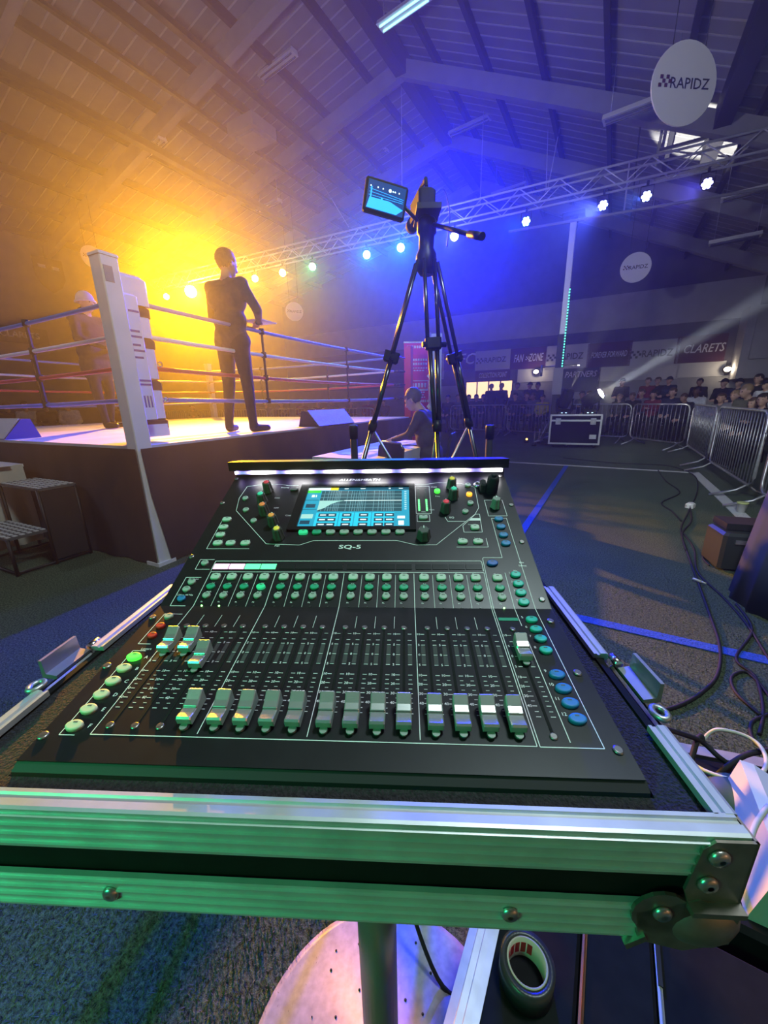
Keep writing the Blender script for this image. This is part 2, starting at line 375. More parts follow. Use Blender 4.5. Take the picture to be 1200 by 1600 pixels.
# serving hatch with warm light inside
hp0, hp1 = ga(729, 597, AEND), ga(800, 622, AEND)
_, hb0, hz1 = hall(hp0); _, hb1, hz0 = hall(hp1)
ht_ = thing('serving_hatch', 'warm lit serving hatch in the end wall behind standing people', 'hatch', HW(AEND - .07, (hb0 + hb1) / 2, hz0), HROT)
HG = mat('lit_hatch', (.8, .6, .4), .6, emit=(1, .62, .30), es=1.6)
wd = hb1 - hb0; hh = hz1 - hz0
for i in range(4):
    MB().box((-wd / 2 + wd * (i + .5) / 4, 0, hh / 2), (wd / 4 - .07, .03, hh - .06)).build('pane', HG, ht_)
fm = MB()
for i in range(5): fm.box((-wd / 2 + wd * i / 4, 0, hh / 2), (.06, .06, hh))
fm.box((0, 0, hh), (wd + .06, .06, .06)).box((0, 0, 0), (wd + .06, .1, .06)); fm.build('frame', BLACK, ht_)
# wall lamps on the end wall
LAMPW = mat('lit_bulkhead', (.9, .85, .7), .5, emit=(1, .86, .62), es=14)
for x, y, lb in ((838, 581, 'small lit bulkhead lamp below the fan zone board'), (1136, 577, 'small lit bulkhead lamp in the far right corner')):
    p = ga(x, y, AEND - .22)
    t = thing('bulkhead_lamp', lb, 'lamp', p, HROT)
    MB().lathe([(.16, 0), (.16, .06), (.13, .09)], 16, M=R_(math.pi / 2, 4, 'X')).build('rim', BLACK, t)
    MB().sphere((0, -.09, 0), (.12, .06, .09)).build('diffuser', LAMPW, t)
    light('POINT', p - E1 * .35, (1, .8, .55), 14, radius=.08, name='bulkhead_light')
# boxed-in corner at the right end
hbuild(MB().box((5.3, AEND - .6, 3.2), (2.4, 1.2, 2.6)).box((4.6, AEND - 1.25, 3.4), (.5, .12, 1.6)), 'boxed_corner', PALE, we)
# left wall boards
def lwall(x, y): # pixel on the left wall
    d = ray(x, y); return CAM + d * ((BL + .06) / d.dot(E2))
p0, p1 = lwall(-60, 500), lwall(78, 540)
a0, _, z1 = hall(p0); a1, _, z0 = hall(p1)
t = thing('wall_banner', 'long dark banner with white capital lettering on the left wall', 'banner', HW((a0 + a1) / 2, BL + .05, z0), HROT)
MB().box((0, 0, (z1 - z0) / 2), (.06, a1 - a0, z1 - z0)).build('panel', NAVY, t)
lettering(t, 'THE CLARETS', .52 * (z1 - z0), face_mat((.036, .0, .5 * (z1 - z0)), (0, 1, 0), (0, 0, 1)), BTXT, bold=.01)
p = lwall(78, 430); pa, _, pz = hall(p)
t = thing('shield_crest', 'dark shield shaped crest high on the left wall', 'crest', HW(pa, BL + .06, pz - .65), HROT)
sh = [(-.5, 1.25), (.5, 1.25), (.5, .55), (.34, .24), (0, 0), (-.34, .24), (-.5, .55)]
MB().prism([(0, x, z) for x, z in sh], (.05, 0, 0)).build('shield', mat('crest_dark', (.05, .025, .03), .6), t)
for s_ in (-.42, .42): MB().box((.055, s_ * .55, .92), (.02, .24, .12)).build('crest_panel', BTXT, t)

# round hanging signs
def round_sign(x, y, k, r, face_yaw, label):
    p = CAM + ray(x, y) * k
    t = thing('round_sign', label, 'sign', p, face_yaw, 'round hanging signs')
    MB().lathe([(r, -.01), (r, .01)], 40, M=R_(math.pi / 2, 4, 'X'), smooth=False).build('disc', mat('sign_white', (.78, .78, .80), .5), t)
    M0 = T((0, -.014, 0)) @ R_(math.pi / 2, 4, 'X')
    lettering(t, 'RAPIDZ', r * .36, M0 @ T((r * .16, 0, 0)), DTXT, bold=.01)
    mb = MB(); chevron(mb, M0 @ T((-r * .62, .02, 0)), r * .34); mb.build('logo_mark', mat('sign_logo', (.10, .03, .05), .6), t)['kind'] = 'stuff'
    a_, b_, z_ = hall(p); h_ = roof_z(b_) - z_ - .3
    wm = MB()
    for s_ in (-.5, .5): wm.rod((s_ * r, 0, r * .85), (s_ * r, 0, max(h_, r)), .006)
    wm.build('hanging_wire', BLACK, t)['kind'] = 'stuff'
round_sign(1068, 132, 5.6, .50, math.radians(5), 'large white round sign hanging nearest, upper right under the roof')
round_sign(993, 418, 12, .42, -math.radians(22), 'small white round sign hanging below the right end of the lamp truss')
round_sign(145, 402, 13.5, .36, math.radians(52), 'round sign in the orange glow beside the ring corner post')
round_sign(460, 487, 16, .36, math.radians(15), 'faint round sign on the far wall above the ring ropes')

# hanging strip luminaires, all off but one
LUM = mat('luminaire_white', (.60, .61, .62), .5); LUMD = mat('luminaire_louvre', (.10, .10, .12), .5)
TUBE = mat('lit_tube', (.7, 1, .95), .4, emit=(.35, 1, .9), es=1.6)
def luminaire(x, y, k, L, label, lit=False, yaw=-6):
    p = CAM + ray(x, y) * k
    t = thing('strip_luminaire', label, 'light', p, HROT + math.radians(yaw), 'hanging strip luminaires')
    MB().prism([(-L / 2, -.14, 0), (-L / 2, .14, 0), (-L / 2, .09, .10), (-L / 2, -.09, .10)], (L, 0, 0)).build('housing', LUM, t)
    for s_ in (-.07, .07): MB().rod((-L / 2 + .05, s_, -.02), (L / 2 - .05, s_, -.02), .018).build('tube', TUBE if lit else LUMD, t)
    a_, b_, z_ = hall(p); h_ = max(roof_z(b_) - z_ - .1, .3)
    for s_ in (-.4, .4): MB().rod((s_ * L, 0, .1), (s_ * L, 0, h_), .008).build('hanging_wire', STEEL, t)
for a_ in ((433, 104, 10.2, 1.35, 'strip luminaire high on the left slope, clear of the glow'), (585, 243, 14.5, 1.2, 'strip luminaire below the ridge above the camera monitor'),
           (733, 199, 12.5, 1.4, 'strip luminaire right of the ridge above the blue glow'), (238, 232, 11.5, 1.3, 'strip luminaire deep in the orange haze on the left'),
           (420, 323, 14.8, 1.3, 'strip luminaire low over the yellow part of the truss'), (1000, 171, 7.6, 1.3, 'strip luminaire beside the large round sign'),
           (795, 298, 14.5, 1.3, 'strip luminaire right behind the middle of the truss'), (1147, 376, 10.5, 1.1, 'lowest strip luminaire at the right above the crowd'),
           (1165, 305, 9.0, .9, 'strip luminaire at the right end of the truss')): luminaire(*a_)
luminaire(630, 20, 8.2, 1.25, 'strip luminaire at the top of the photo with cyan lit tubes', True)
# thin suspension cables from the roof
def cable(x0, y0, k0, x1, y1, k1, r, m, label):
    tag(MB().rod(CAM + ray(x0, y0) * k0, CAM + ray(x1, y1) * k1, r).build('suspension_cable', m), label, 'cable', 'suspension cables under the roof')
CBL = mat('cable_pale', (.55, .55, .58), .5)
for a_ in ((627, 60, 11, 628, 290, 11.5, .010, CBL, 'pale cable hanging beside the camera monitor'), (858, 155, 11.5, 853, 300, 11.6, .012, CBL, 'pale vertical cable right of the blue glow'),
           (890, 118, 11, 855, 300, 11.6, .012, CBL, 'pale slanting cable meeting the truss right of the glow'), (1023, -20, 9.0, 985, 345, 10.5, .018, MATTE, 'thick black cable hanging in front of the truss'),
           (995, 0, 9, 1010, 110, 9.5, .012, CBL, 'pale slanting cable at the top beside the round sign'), (992, 180, 11.2, 975, 330, 11.6, .022, mat('lit_cable', (.8, .8, .85), .4), 'bright steel tube standing above the truss'),
           (757, 140, 12, 750, 320, 11.9, .010, CBL, 'pale cable above the brightest blue lamp'), (487, 260, 13, 545, 355, 12.2, .009, CBL, 'thin diagonal cable over the left part of the truss')): cable(*a_)

# ------------------------------------------------------------------ lamp truss and tower
TR = thing('lighting_truss', 'long aluminium box truss carrying the coloured lamps across the hall', 'truss', truss_pt(0, 6.0))
TD = (truss_pt(1, 0) - truss_pt(0, 0)); TLEN = TD.length; TD.normalize()
TQ = TD.cross(Vector((0, 0, 1))).normalized()
TALU = mat('truss_aluminium', (.75, .76, .80), .40, .25)
for sy in (-.17, .17):
    for sz in (.02, .40):
        MB().rod(TQ * sy + Vector((0, 0, sz)), TQ * sy + TD * TLEN + Vector((0, 0, sz)), .026).build('chord', TALU, TR)
nb = 44; bay = TLEN / nb
brace = MB().rod((0, 0, 0), (bay, 0, .38), .013, n=6).mesh('brace', TALU); brace2 = MB().rod((0, 0, .38), (bay, 0, 0), .013, n=6).mesh('brace', TALU)
tyaw = math.atan2(TD.y, TD.x)
for i in range(nb):
    for sy in (-.17, .17):
        link('brace', brace if i % 2 else brace2, TR, TQ * sy + TD * (bay * i) + Vector((0, 0, .02)), (0, 0, tyaw))
# round rail slung below the right half of the truss
p0, p1 = ga(795, 362, 11.2), ga(1230, 288, 10.8)
tag(MB().rod(p0, p1, .028).build('slung_rail', RAFT), 'bare round metal rail running below the right half of the truss', 'rail')

LENS = {}
def lens_mat(i, c, g):
    m = lambda q: max(q, .0)
    col = tuple(min(1, .18 + .9 * v) for v in c)
    return mat('lamp_lens_%d' % i, (1, 1, 1), .4, emit=col, es=g)
NAMES = ['dazzling amber lamp, the brightest on the truss', 'small amber lamp just left of the dazzling one', 'yellow lamp right beside the standing man', 'yellow lamp second right of the standing man', 'green lamp on the truss', 'cyan lamp left of the camera tripod', 'cyan lamp just left of the tripod head', 'bright blue lamp right of the tripod head', 'turquoise lamp nearest the tower', 'blue lamp cluster right of the tower', 'blue lamp cluster under the thick black cable', 'violet blue lamp cluster at the right end of the truss']
for i, ((x, y, c, e, g, r), p) in enumerate(zip(LAMPS, LAMP_POS)):
    aim = Vector((0.2, 0.4, 1.0)) if e > 600 else Vector((-2.5, 5.0, 1.0))
    if i >= 8: aim = Vector((0.6, .6, 1.2))
    t = thing('par_can', NAMES[i], 'stage lamp', p, 0, 'lamps on the truss')
    q = (aim - p).to_track_quat('Z', 'Y'); rot = q.to_euler()
    rr = .11 if i != 0 else .21
    MB().lathe([(rr * .5, -.14), (rr * .95, -.10), (rr, .05), (rr * 1.08, .08), (rr * 1.08, .13), (rr * 1.0, .13)], 20).build('housing', BLACK, t, rot=rot)
    lm = lens_mat(i, c, g)
    if i >= 8:
        ln = MB().lathe([(rr, 0), (rr, .006)], 20).build('lens', MATTE, t, q @ Vector((0, 0, .132)), rot)
        for k in range(7):
            a_ = k * math.pi / 3; d_ = 0 if k == 6 else rr * .62
            MB().lathe([(rr * .30, 0), (rr * .27, .012)], 12).build('led', lm, ln, (d_ * math.cos(a_), d_ * math.sin(a_), .006))
    else:
        MB().lathe([(rr * .98, 0), (rr * .8, .02), (rr * .3, .03)], 20).build('lens', lm, t, q @ Vector((0, 0, .131)), rot)
    MB().tube([(-rr * 1.15, 0, 0), (-rr * 1.15, 0, .2), (rr * 1.15, 0, .2), (rr * 1.15, 0, 0)], .012, 6).box((0, 0, .25), (.05, .03, .1)).build('yoke', BLACK, t, rot=(0, 0, tyaw))

TWP = gz(862, 695)
tw = thing('lighting_tower', 'dark winch-up tower of square tubes carrying the truss, on folding legs', 'tower', TWP, HROT)
MB().box((0, 0, 1.5), (.20, .20, 2.9)).build('outer_mast', mat('tower_grey', (.045, .045, .055), .5, .3), tw)
MB().box((0, 0, 4.2), (.14, .14, 2.8)).build('inner_mast', TALU, tw)
MB().box((0, 0, 5.66), (.5, .5, .08)).box((0, 0, 5.6), (.2, .2, .1)).build('truss_cradle', BLACK, tw)
for k in range(4):
    a_ = math.pi / 4 + k * math.pi / 2; c_, s_ = math.cos(a_), math.sin(a_)
    leg = MB().rod((c_ * .12, s_ * .12, .22), (c_ * .62, s_ * .62, .10), .035).rod((c_ * .12, s_ * .12, .75), (c_ * .45, s_ * .45, .17), .016).rod((c_ * .60, s_ * .60, .02), (c_ * .60, s_ * .60, .42), .018).build('outrigger', STEEL, tw)
    MB().lathe([(.07, 0), (.07, .02), (.03, .03)], 12).build('foot', BLACK, leg, (c_ * .60, s_ * .60, 0))
MB().box((0, 0, .12), (.5, .5, .12)).build('base_block', BLACK, tw)
MB().box((0, -.12, 1.75), (.24, .03, .7)).build('instruction_plate', mat('plate_grey', (.4, .4, .43), .5), tw)
MB().rod((-.45, -.05, 2.15), (.5, -.05, 2.15), .018).rod((-.45, -.05, 1.9), (-.45, -.05, 2.2), .03).build('cross_bar', STEEL, tw)
MB().box((.22, -.10, 1.4), (.18, .16, .3)).rod((.3, -.15, 1.4), (.46, -.15, 1.5), .015).build('winch', BLACK, tw)
ledm = mat('led_strip_green', (.1, .8, .5), .4, emit=(.12, 1, .62), es=2.2)
st = MB().box((.08, -.11, 3.0), (.035, .02, 2.1)).build('led_strip', BLACK, tw)
for k in range(30): MB().box((.08, -.124, 2.0 + k * .069), (.03, .012, .036)).build('led', ledm, st)

# flight case with two moving heads beside the tower
P0, P1 = gz(868, 699), gz(947, 701)
cx = (P1 - P0); cw = 1.25; cx.normalize(); fyaw = math.atan2(cx.y, cx.x)
FC = thing('road_case', 'black road case with bright aluminium edges beside the lighting tower', 'case', (P0 + P1) / 2 + Vector((-.05, .35, 0)), fyaw)
MB().box((0, 0, .48), (cw - .02, .60, .74)).build('body', DARKWOOD, FC)
eb = mat('bright_edge', (.75, .75, .77), .35, .7)
for z in (.11, .72, .86):
    MB().box((0, -.305, z), (cw, .02, .045)).build('edge_trim', eb, FC)
for s_ in (-1, 1): MB().box((s_ * (cw / 2 - .02), -.305, .48), (.045, .022, .78)).build('edge_trim', eb, FC)
for s_ in (-.42, .42): MB().bbox((s_ * cw / 1.25, -.315, .70), (.13, .02, .17), .004).box((s_ * cw / 1.25, -.33, .71), (.05, .02, .08)).build('butterfly_latch', STEEL, FC)
lbp = MB().box((cw * .36, -.312, .30), (.16, .012, .11)).build('stencil_plate', eb, FC)
for s_ in (-1, 1):
    for q in (-1, 1): MB().lathe([(.05, -.02), (.05, .02)], 14, M=T((s_ * .5, q * .22, .05)) @ R_(math.pi / 2, 4, 'Y')).box((s_ * .5, q * .22, .10), (.08, .08, .03)).build('castor', BLACK, FC)
def moving_head(x, label, aim, lit):
    base = FC.matrix_basis @ Vector((x, 0, .865))
    t = thing('moving_head', label, 'stage lamp', base, fyaw, 'moving heads on the road case')
    MB().bbox((0, 0, .05), (.34, .30, .10), .02).build('base', BLACK, t)
    MB().tube([(-.17, 0, .08), (-.19, 0, .2), (-.19, 0, .42)], .035, 8).tube([(.17, 0, .08), (.19, 0, .2), (.19, 0, .42)], .035, 8).box((0, 0, .12), (.36, .12, .05)).build('yoke', MATTE, t)
    d = Matrix.Rotation(-fyaw, 3, 'Z') @ Vector(aim).normalized(); q = d.to_track_quat('Z', 'Y')
    MB().lathe([(.06, -.24), (.15, -.20), (.165, .0), (.155, .12), (.14, .22), (.135, .24)], 20).build('head', MATTE, t, (0, 0, .40), q.to_euler())
    lm = mat('beam_lens', (1, 1, 1), .3, emit=(1, .97, .85), es=120) if lit else mat('dark_lens', (.02, .02, .03), .1)
    MB().lathe([(.125, 0), (.115, .03), (.06, .05)], 20).build('lens', lm, t, Vector((0, 0, .40)) + q @ Vector((0, 0, .235)), q.to_euler())
    for s_ in (-.05, .05): MB().box((s_, -.152, .05), (.04, .006, .02)).build('menu_light', mat('menu_light', (.5, .6, .6), .4, emit=(.6, .9, 1), es=1.5), t)
    return base + Vector((0, 0, .40)) + Vector(aim).normalized() * .34
bt = CAM + ray(1215, 455) * 7.6
b0_ = FC.matrix_basis @ Vector((.33, 0, 1.265))
e_ = moving_head(.33, 'moving head lamp throwing the white beam up to the right', bt - b0_, True)
light('SPOT', e_, (.80, .88, 1), 12000, bt, 8, .5, .09, name='beam_light')
light('POINT', e_ + (CAM - e_).normalized() * .12, (1, .95, .8), 5, radius=.05, name='beam_lens_spill')
vent = HW(va, vb, roof_z(vb) - .1)
b1_ = FC.matrix_basis @ Vector((-.30, 0, 1.265))
e_ = moving_head(-.30, 'dark moving head lamp next to the tower, seen from behind', vent - b1_, False)
light('SPOT', e_, (1, .97, .88), 9000, vent, 21, .25, .02, name='roof_spot_light')
# floor light and clutter round the tower feet
fl_ = gz(822, 692)
t = thing('floor_marker_lamp', 'tiny orange lamp on the turf left of the tower', 'lamp', fl_)
MB().bbox((0, 0, .05), (.12, .12, .10), .02).build('body', BLACK, t)
MB().sphere((0, -.03, .11), .03).build('bulb', mat('orange_bulb', (1, .5, .1), .4, emit=(1, .5, .08), es=8), t)

# ------------------------------------------------------------------ crowd barriers
def barrier(p0, p1, label, z=0, nbars=None):
    p0, p1 = Vector(p0), Vector(p1); d = p1 - p0; L = d.length
    t = thing('crowd_barrier', label, 'barrier', p0, math.atan2(d.y, d.x), 'steel crowd barriers')
    rr = .12
    fr = [(rr, 0, .18)] + [(L - rr, 0, .18)] + [(L - rr * .3, 0, .18 + rr * .3), (L, 0, .18 + rr), (L, 0, 1.10 - rr), (L - rr * .3, 0, 1.10 - rr * .3), (L - rr, 0, 1.10), (rr, 0, 1.10), (rr * .3, 0, 1.10 - rr * .3), (0, 0, 1.10 - rr), (0, 0, .18 + rr), (rr * .3, 0, .18 + rr * .3)]
    MB().tube(fr, .019, 8, closed=True).build('frame', STEEL, t)
    n = nbars or max(8, int(L / .125)); bar = MB().rod((0, 0, .18), (0, 0, 1.10), .0075, n=6).mesh('bar', STEEL)
    for i in range(1, n): link('bar', bar, t, (L * i / n, 0, 0))
    for x in (.18, L - .18):
        MB().tube([(x, -.36, .012), (x, -.10, .10), (x, 0, .18), (x, .10, .10), (x, .36, .012)], .017, 6).build('foot', STEEL, t)
    MB().tube([(L, 0, .85), (L + .06, 0, .85), (L + .06, 0, .78)], .008, 6).build('hook', STEEL, t)
    return t
BRW = [((15.2, -5.6), (15.1, -3.4), 'crowd barrier furthest left of the tower in front of the hatch crowd'), ((15.0, -3.3), (14.0, -1.3), 'crowd barrier directly behind the lighting tower'),
       ((13.9, -1.2), (13.3, .5), 'crowd barrier behind the road case'), ((13.2, .55), (11.75, 1.62), 'crowd barrier closing the far corner of the pen'),
       ((11.55, 1.66), (9.0, 1.63), 'crowd barrier along the side, just right of the far corner'), ((8.75, 1.62), (6.35, 1.64), 'large crowd barrier along the side with the white line at its feet'),
       ((6.1, 1.66), (3.8, 1.75), 'nearest crowd barrier at the right edge of the photo')]
for (a0, b0), (a1, b1), lb in BRW: barrier(HW(a0, b0), HW(a1, b1), lb)
for i in range(5):
    barrier(HW(11.9 - i * .15, -7.2 - i * 2.45), HW(11.8 - i * .15, -9.5 - i * 2.45), 'crowd barrier beyond the far side of the boxing ring', nbars=16)

# ------------------------------------------------------------------ boxing ring
RA = Vector((-1.905, 3.008, 0)); RD = Vector((.443, .8965, 0)); LD = Vector((-.8965, .443, 0)); RS, RH = 5.75, 1.0
def Q(s, t, z=0): return RA + RD * s + LD * t + Vector((0, 0, z))
RYAW = math.atan2(RD.y, RD.x)   # local x along RD, local y along LD
ring = thing('boxing_ring', 'raised boxing ring platform with pale canvas and dark skirts', 'boxing ring', RA, RYAW)
CANV = mat('ring_canvas', (.56, .56, .58), .75, var=.12, vscale=3, bump=.5, bscale=4)
SKIRT = mat('ring_skirt', (.026, .023, .026), .85, var=.2, vscale=3, bump=.4, bscale=5)
MB().box((RS / 2, RS / 2, .955), (RS - .08, RS - .08, .09)).build('canvas', CANV, ring)
MB().box((RS / 2, RS / 2, .45), (RS - .3, RS - .3, .9)).build('under_frame', MATTE, ring)
def skirt_strip(pts_fn, L, n=60, amp=.012):
    rows = []
    for z, k in ((.985, 0), (.6, .6), (.25, 1), (.01, 1.2)):
        rows.append([pts_fn(L * i / n, z, k * amp * math.sin(i * 1.7) + k * amp * .6 * math.sin(i * .61)) for i in range(n + 1)])
    mb = MB(); mb.loft(rows, cap=False, close=False, smooth=True); return mb
skirt_strip(lambda x, z, o: (.02 + .09 * max(0, .74 - z) / .74 + x * .98, o * min(1, x * 4) - .012, z), RS).build('skirt', SKIRT, ring)
skirt_strip(lambda x, z, o: (o * min(1, x * 4) - .012, max(x, .005), z), RS).build('skirt', SKIRT, ring)
skirt_strip(lambda x, z, o: (x, RS + .012 + o, z), RS).build('skirt', SKIRT, ring)
skirt_strip(lambda x, z, o: (RS + .012 + o, x, z), RS).build('skirt', SKIRT, ring)
POSTW = mat('post_white', (.74, .73, .72), .5, var=.05, vscale=6)
def ring_post(s, t, m, label):
    o = thing('ring_post', label, 'ring post', Q(s, t, 0), RYAW, 'ring corner posts')
    MB().bbox((0, 0, 1.16), (.125, .125, 2.32), .006).build('tube', m, o)
    MB().bbox((0, 0, 2.325), (.135, .135, .02), .004).build('cap', m, o)
    MB().box((0, 0, .015), (.16, .16, .03)).build('base_plate', m, o)
    for z in (1.36, 1.62, 1.87, 2.12):
        sx = 1 if s < 1 else -1; sy = 1 if t < 1 else -1
        MB().rod((sx * .06, sy * .06, z), (sx * .25, sy * .25, z), .014).lathe([(.028, -.05), (.028, .05)], 10, M=T((sx * .15, sy * .15, z)) @ Vector((sx, sy, 0)).to_track_quat('Z', 'Y').to_matrix().to_4x4()).build('turnbuckle', BLACK, o)
    return o
pn = ring_post(.0625, .0625, POSTW, 'tall white ring post at the near corner of the ring')
MB().box((-.02, -.064, 2.2), (.06, .004, .10)).build('sticker', mat('sticker_grey', (.3, .3, .32), .5), pn)
ring_post(RS - .0625, .0625, mat('post_red', (.65, .05, .06), .5), 'red ring post at the far right corner of the ring')
ring_post(.0625, RS - .0625, mat('post_blue', (.05, .09, .5), .5), 'blue ring post at the left corner out of the photo')
ring_post(RS - .0625, RS - .0625, POSTW, 'distant white ring post seen beside the standing man')
PADM = mat('pad_white', (.76, .75, .78), .45, var=.04, vscale=6)
STRAP = mat('pad_strap', (.10, .035, .03), .7)
# corner pad with print, and the padded bolster inside the corner
o = thing('corner_pad', 'flat white corner pad with printed lines beside the near ring post', 'pad', Q(.0, .0, 1.2), RYAW)
MB().bbox((.205, .10, .46), (.13, .07, .92), .015).build('cushion', PADM, o)
pm = MB()
for z, x0, x1 in ((.80, -.06, .1), (.66, -.1, .06), (.62, -.1, .08), (.56, -.1, .04), (.52, -.1, .09), (.47, -.1, .05), (.30, -.1, .1), (.27, -.1, .1)): pm.box((.205 + (x0 + x1) / 4, .064, z), ((x1 - x0) / 2, .003, .014))
for k in range(3): pm.box((.18 + .026 * k, .064, .14), (.011, .003, .09))
pm.build('printed_lines', mat('pad_print', (.10, .08, .28), .6), o)['kind'] = 'stuff'
o = thing('corner_bolster', 'thick white corner bolster with dark straps inside the near corner', 'pad', Q(.36, .36, 1.03), RYAW)
for z0, z1, w_ in ((.02, .09, .25), (.17, .40, .235), (.50, .74, .235), (.82, .98, .235), (1.06, 1.22, .26)):
    MB().bbox((0, 0, (z0 + z1) / 2 + .03), (w_, w_, z1 - z0 + .06), .03).build('cushion', PADM, o)
for z in (.13, .45, .78, 1.02): MB().bbox((0, 0, z), (.243, .243, .085), .02).build('strap', STRAP, o)
for z in (.33, .62): MB().tube([(.12 + .02 * math.cos(k * .785), -.125, z + .02 * math.sin(k * .785)) for k in range(9)], .005, 6).build('ring_eye', CHROME, o)
# ropes, one object each
RC = [mat('rope_blue_top', (.16, .24, .62), .45), mat('rope_white', (.72, .72, .76), .45), mat('rope_red', (.62, .07, .07), .45), mat('rope_blue', (.12, .20, .60), .45)]
RN = ['top blue', 'white second', 'red third', 'lowest blue']
IN = .30
sides = [('right', (IN, IN), (RS - IN, IN)), ('front left', (IN, IN), (IN, RS - IN)), ('far right', (RS - IN, IN), (RS - IN, RS - IN)), ('far left', (IN, RS - IN), (RS - IN, RS - IN))]
for nm, a_, b_ in sides:
    for i, z in enumerate((2.12, 1.87, 1.62, 1.36)):
        p0, p1 = Q(*a_, z), Q(*b_, z)
        pts = [p0.lerp(p1, k / 12) + Vector((0, 0, -.03 * math.sin(math.pi * k / 12))) for k in range(13)]
        tag(MB().tube(pts, .019, 8).build('ring_rope', RC[i]), '%s rope on the %s side of the ring' % (RN[i], nm), 'rope', 'ring ropes')
    for f in (.30, .66):
        p = Q(*a_).lerp(Q(*b_), f)
        mb = MB().box((0, 0, 1.72), (.022, .022, .80))
        for z in (2.10, 1.85, 1.60, 1.34): mb.lathe([(.03, -.03), (.03, .03)], 8, M=T((0, 0, z)))
        tag(mb.build('rope_spacer', MATTE, None, p), 'black vertical spacer strap %s the %s ropes' % ('nearer on' if f < .5 else 'further along', nm), 'strap', 'rope spacers')
# wedge shaped blocks on the canvas
def wedge(p, yaw, L, m1, m2, label):
    o = thing('wedge_block', label, 'wedge', p, yaw, 'wedge blocks on the canvas')
    MB().prism([(0, -.16, 0), (0, .16, 0), (0, .10, .20), (0, 0.02, .20)], (L, 0, 0)).build('body', m2, o)
    MB().prism([(.02, -.168, .01), (.02, 0.008, .21), (.02, .018, .205), (.02, -.155, .008)], (L - .04, 0, 0)).build('sloping_cover', m1, o)
CLOTH = mat('silver_cover', (.55, .56, .60), .5, bump=.6, bscale=25)
wedge(Q(2.42, .17, 1.0), RYAW, .95, CLOTH, MATTE, 'long wedge block with silver cover on the right edge of the canvas')
wedge(Q(.22, 2.75, 1.0), RYAW + math.pi / 2 + math.pi, .45, CLOTH, mat('wedge_blue', (.03, .05, .35), .5), 'short blue wedge block on the left edge of the canvas')

# ring steps and paper covered table at the left
st = thing('ring_steps', 'black metal ring steps with two chequered treads', 'steps', Q(-.05, .89, 0), RYAW)
TREAD = mat('tread_white', (.6, .6, .6), .5); FRM = mat('steps_black', (.012, .011, .012), .5)
stud = MB().bbox((0, 0, .003), (.026, .045, .006), .002).mesh('tread_stud', TREAD)
def steps_geo(s0, s1, z, wy=.68):
    MB().box(((s0 + s1) / 2, wy / 2, z), (s1 - s0, wy, .02)).build('tread', mat('tread_dark', (.10, .10, .10), .6), st)
    for i in range(9):
        for j in range(6): link('tread_stud', stud, st, (s0 + (s1 - s0) * (j + .5) / 6, wy * (i + .5) / 9, z + .0105))
steps_geo(-.56, -.28, .31); steps_geo(-.28, 0.0, .655)
fr = MB()
for y in (.01, .67):
    fr.rod((-.55, y, 0), (-.55, y, .31), .014).rod((-.28, y, 0), (-.28, y, .655), .014).rod((-.01, y, 0), (-.01, y, .655), .014).rod((-.55, y, .02), (-.01, y, .02), .012)
fr.rod((-.55, .01, .02), (-.55, .67, .02), .012).build('frame', FRM, st)
MB().box((-.14, .005, .34), (.26, .006, .60)).build('side_panel', SKIRT, st)
P = Q(-.30, 2.10, 0)
tb = thing('side_table', 'small table with papers against the ring at the left edge', 'table', P, RYAW)
MB().box((0, 0, .79), (.42, .90, .025)).build('table_top', WHITE, tb)
for x in (-.18, .18):
    for y in (-.42, .42): MB().rod((x, y, 0), (x, y, .78), .015).build('leg', FRM, tb)
rows = [[(-.20 + .40 * i / 12, -.455 - k * .02 * math.sin(i * 1.1) - k * .015, z) for i in range(13)] for z, k in ((.80, 0), (.55, .6), (.3, 1), (.05, 1.3))]
MB().loft(rows, cap=False, close=False, smooth=True).build('hanging_cloth', mat('cream_cloth', (.62, .58, .50), .8, bump=.5, bscale=14), tb)
for k in range(4):
    o = MB().box((0, 0, .002), (.21, .297, .004)).build('paper_sheet', WHITE, None, P + LD * (.3 * k - .38) + Vector((0, 0, .8035 + .004 * (k % 2))), (0, 0, RYAW + .3 * k))
    tag(o, 'white paper sheet on the table left of the ring steps', 'paper', 'paper sheets on the side table')

# ------------------------------------------------------------------ people
SKINS = [mat('skin_light', (.55, .34, .25), .55), mat('skin_tan', (.42, .24, .16), .55), mat('skin_dark', (.16, .085, .055), .5)]
EYE = mat('eye_dark', (.02, .015, .012), .3); SHOE = mat('shoe_dark', (.02, .018, .018), .45)
def capsule(mb, p0, p1, r0, r1, n=14):
    p0, p1 = Vector(p0), Vector(p1); d = p1 - p0; L = d.length
    Tm = T(p0) @ (d.to_track_quat('Z', 'Y').to_matrix().to_4x4() if L > 1e-6 else Matrix.Identity(4))
    prof = [(max(r0 * math.sin(t), 1e-4), -r0 * math.cos(t)) for t in [math.pi / 2 * (k + .05) / 5 for k in range(6)]] + [(max(r1 * math.cos(t), 1e-4), L + r1 * math.sin(t)) for t in [math.pi / 2 * (k - .05) / 5 for k in range(1, 6)]]
    mb.lathe(prof, n, 0, Tm)
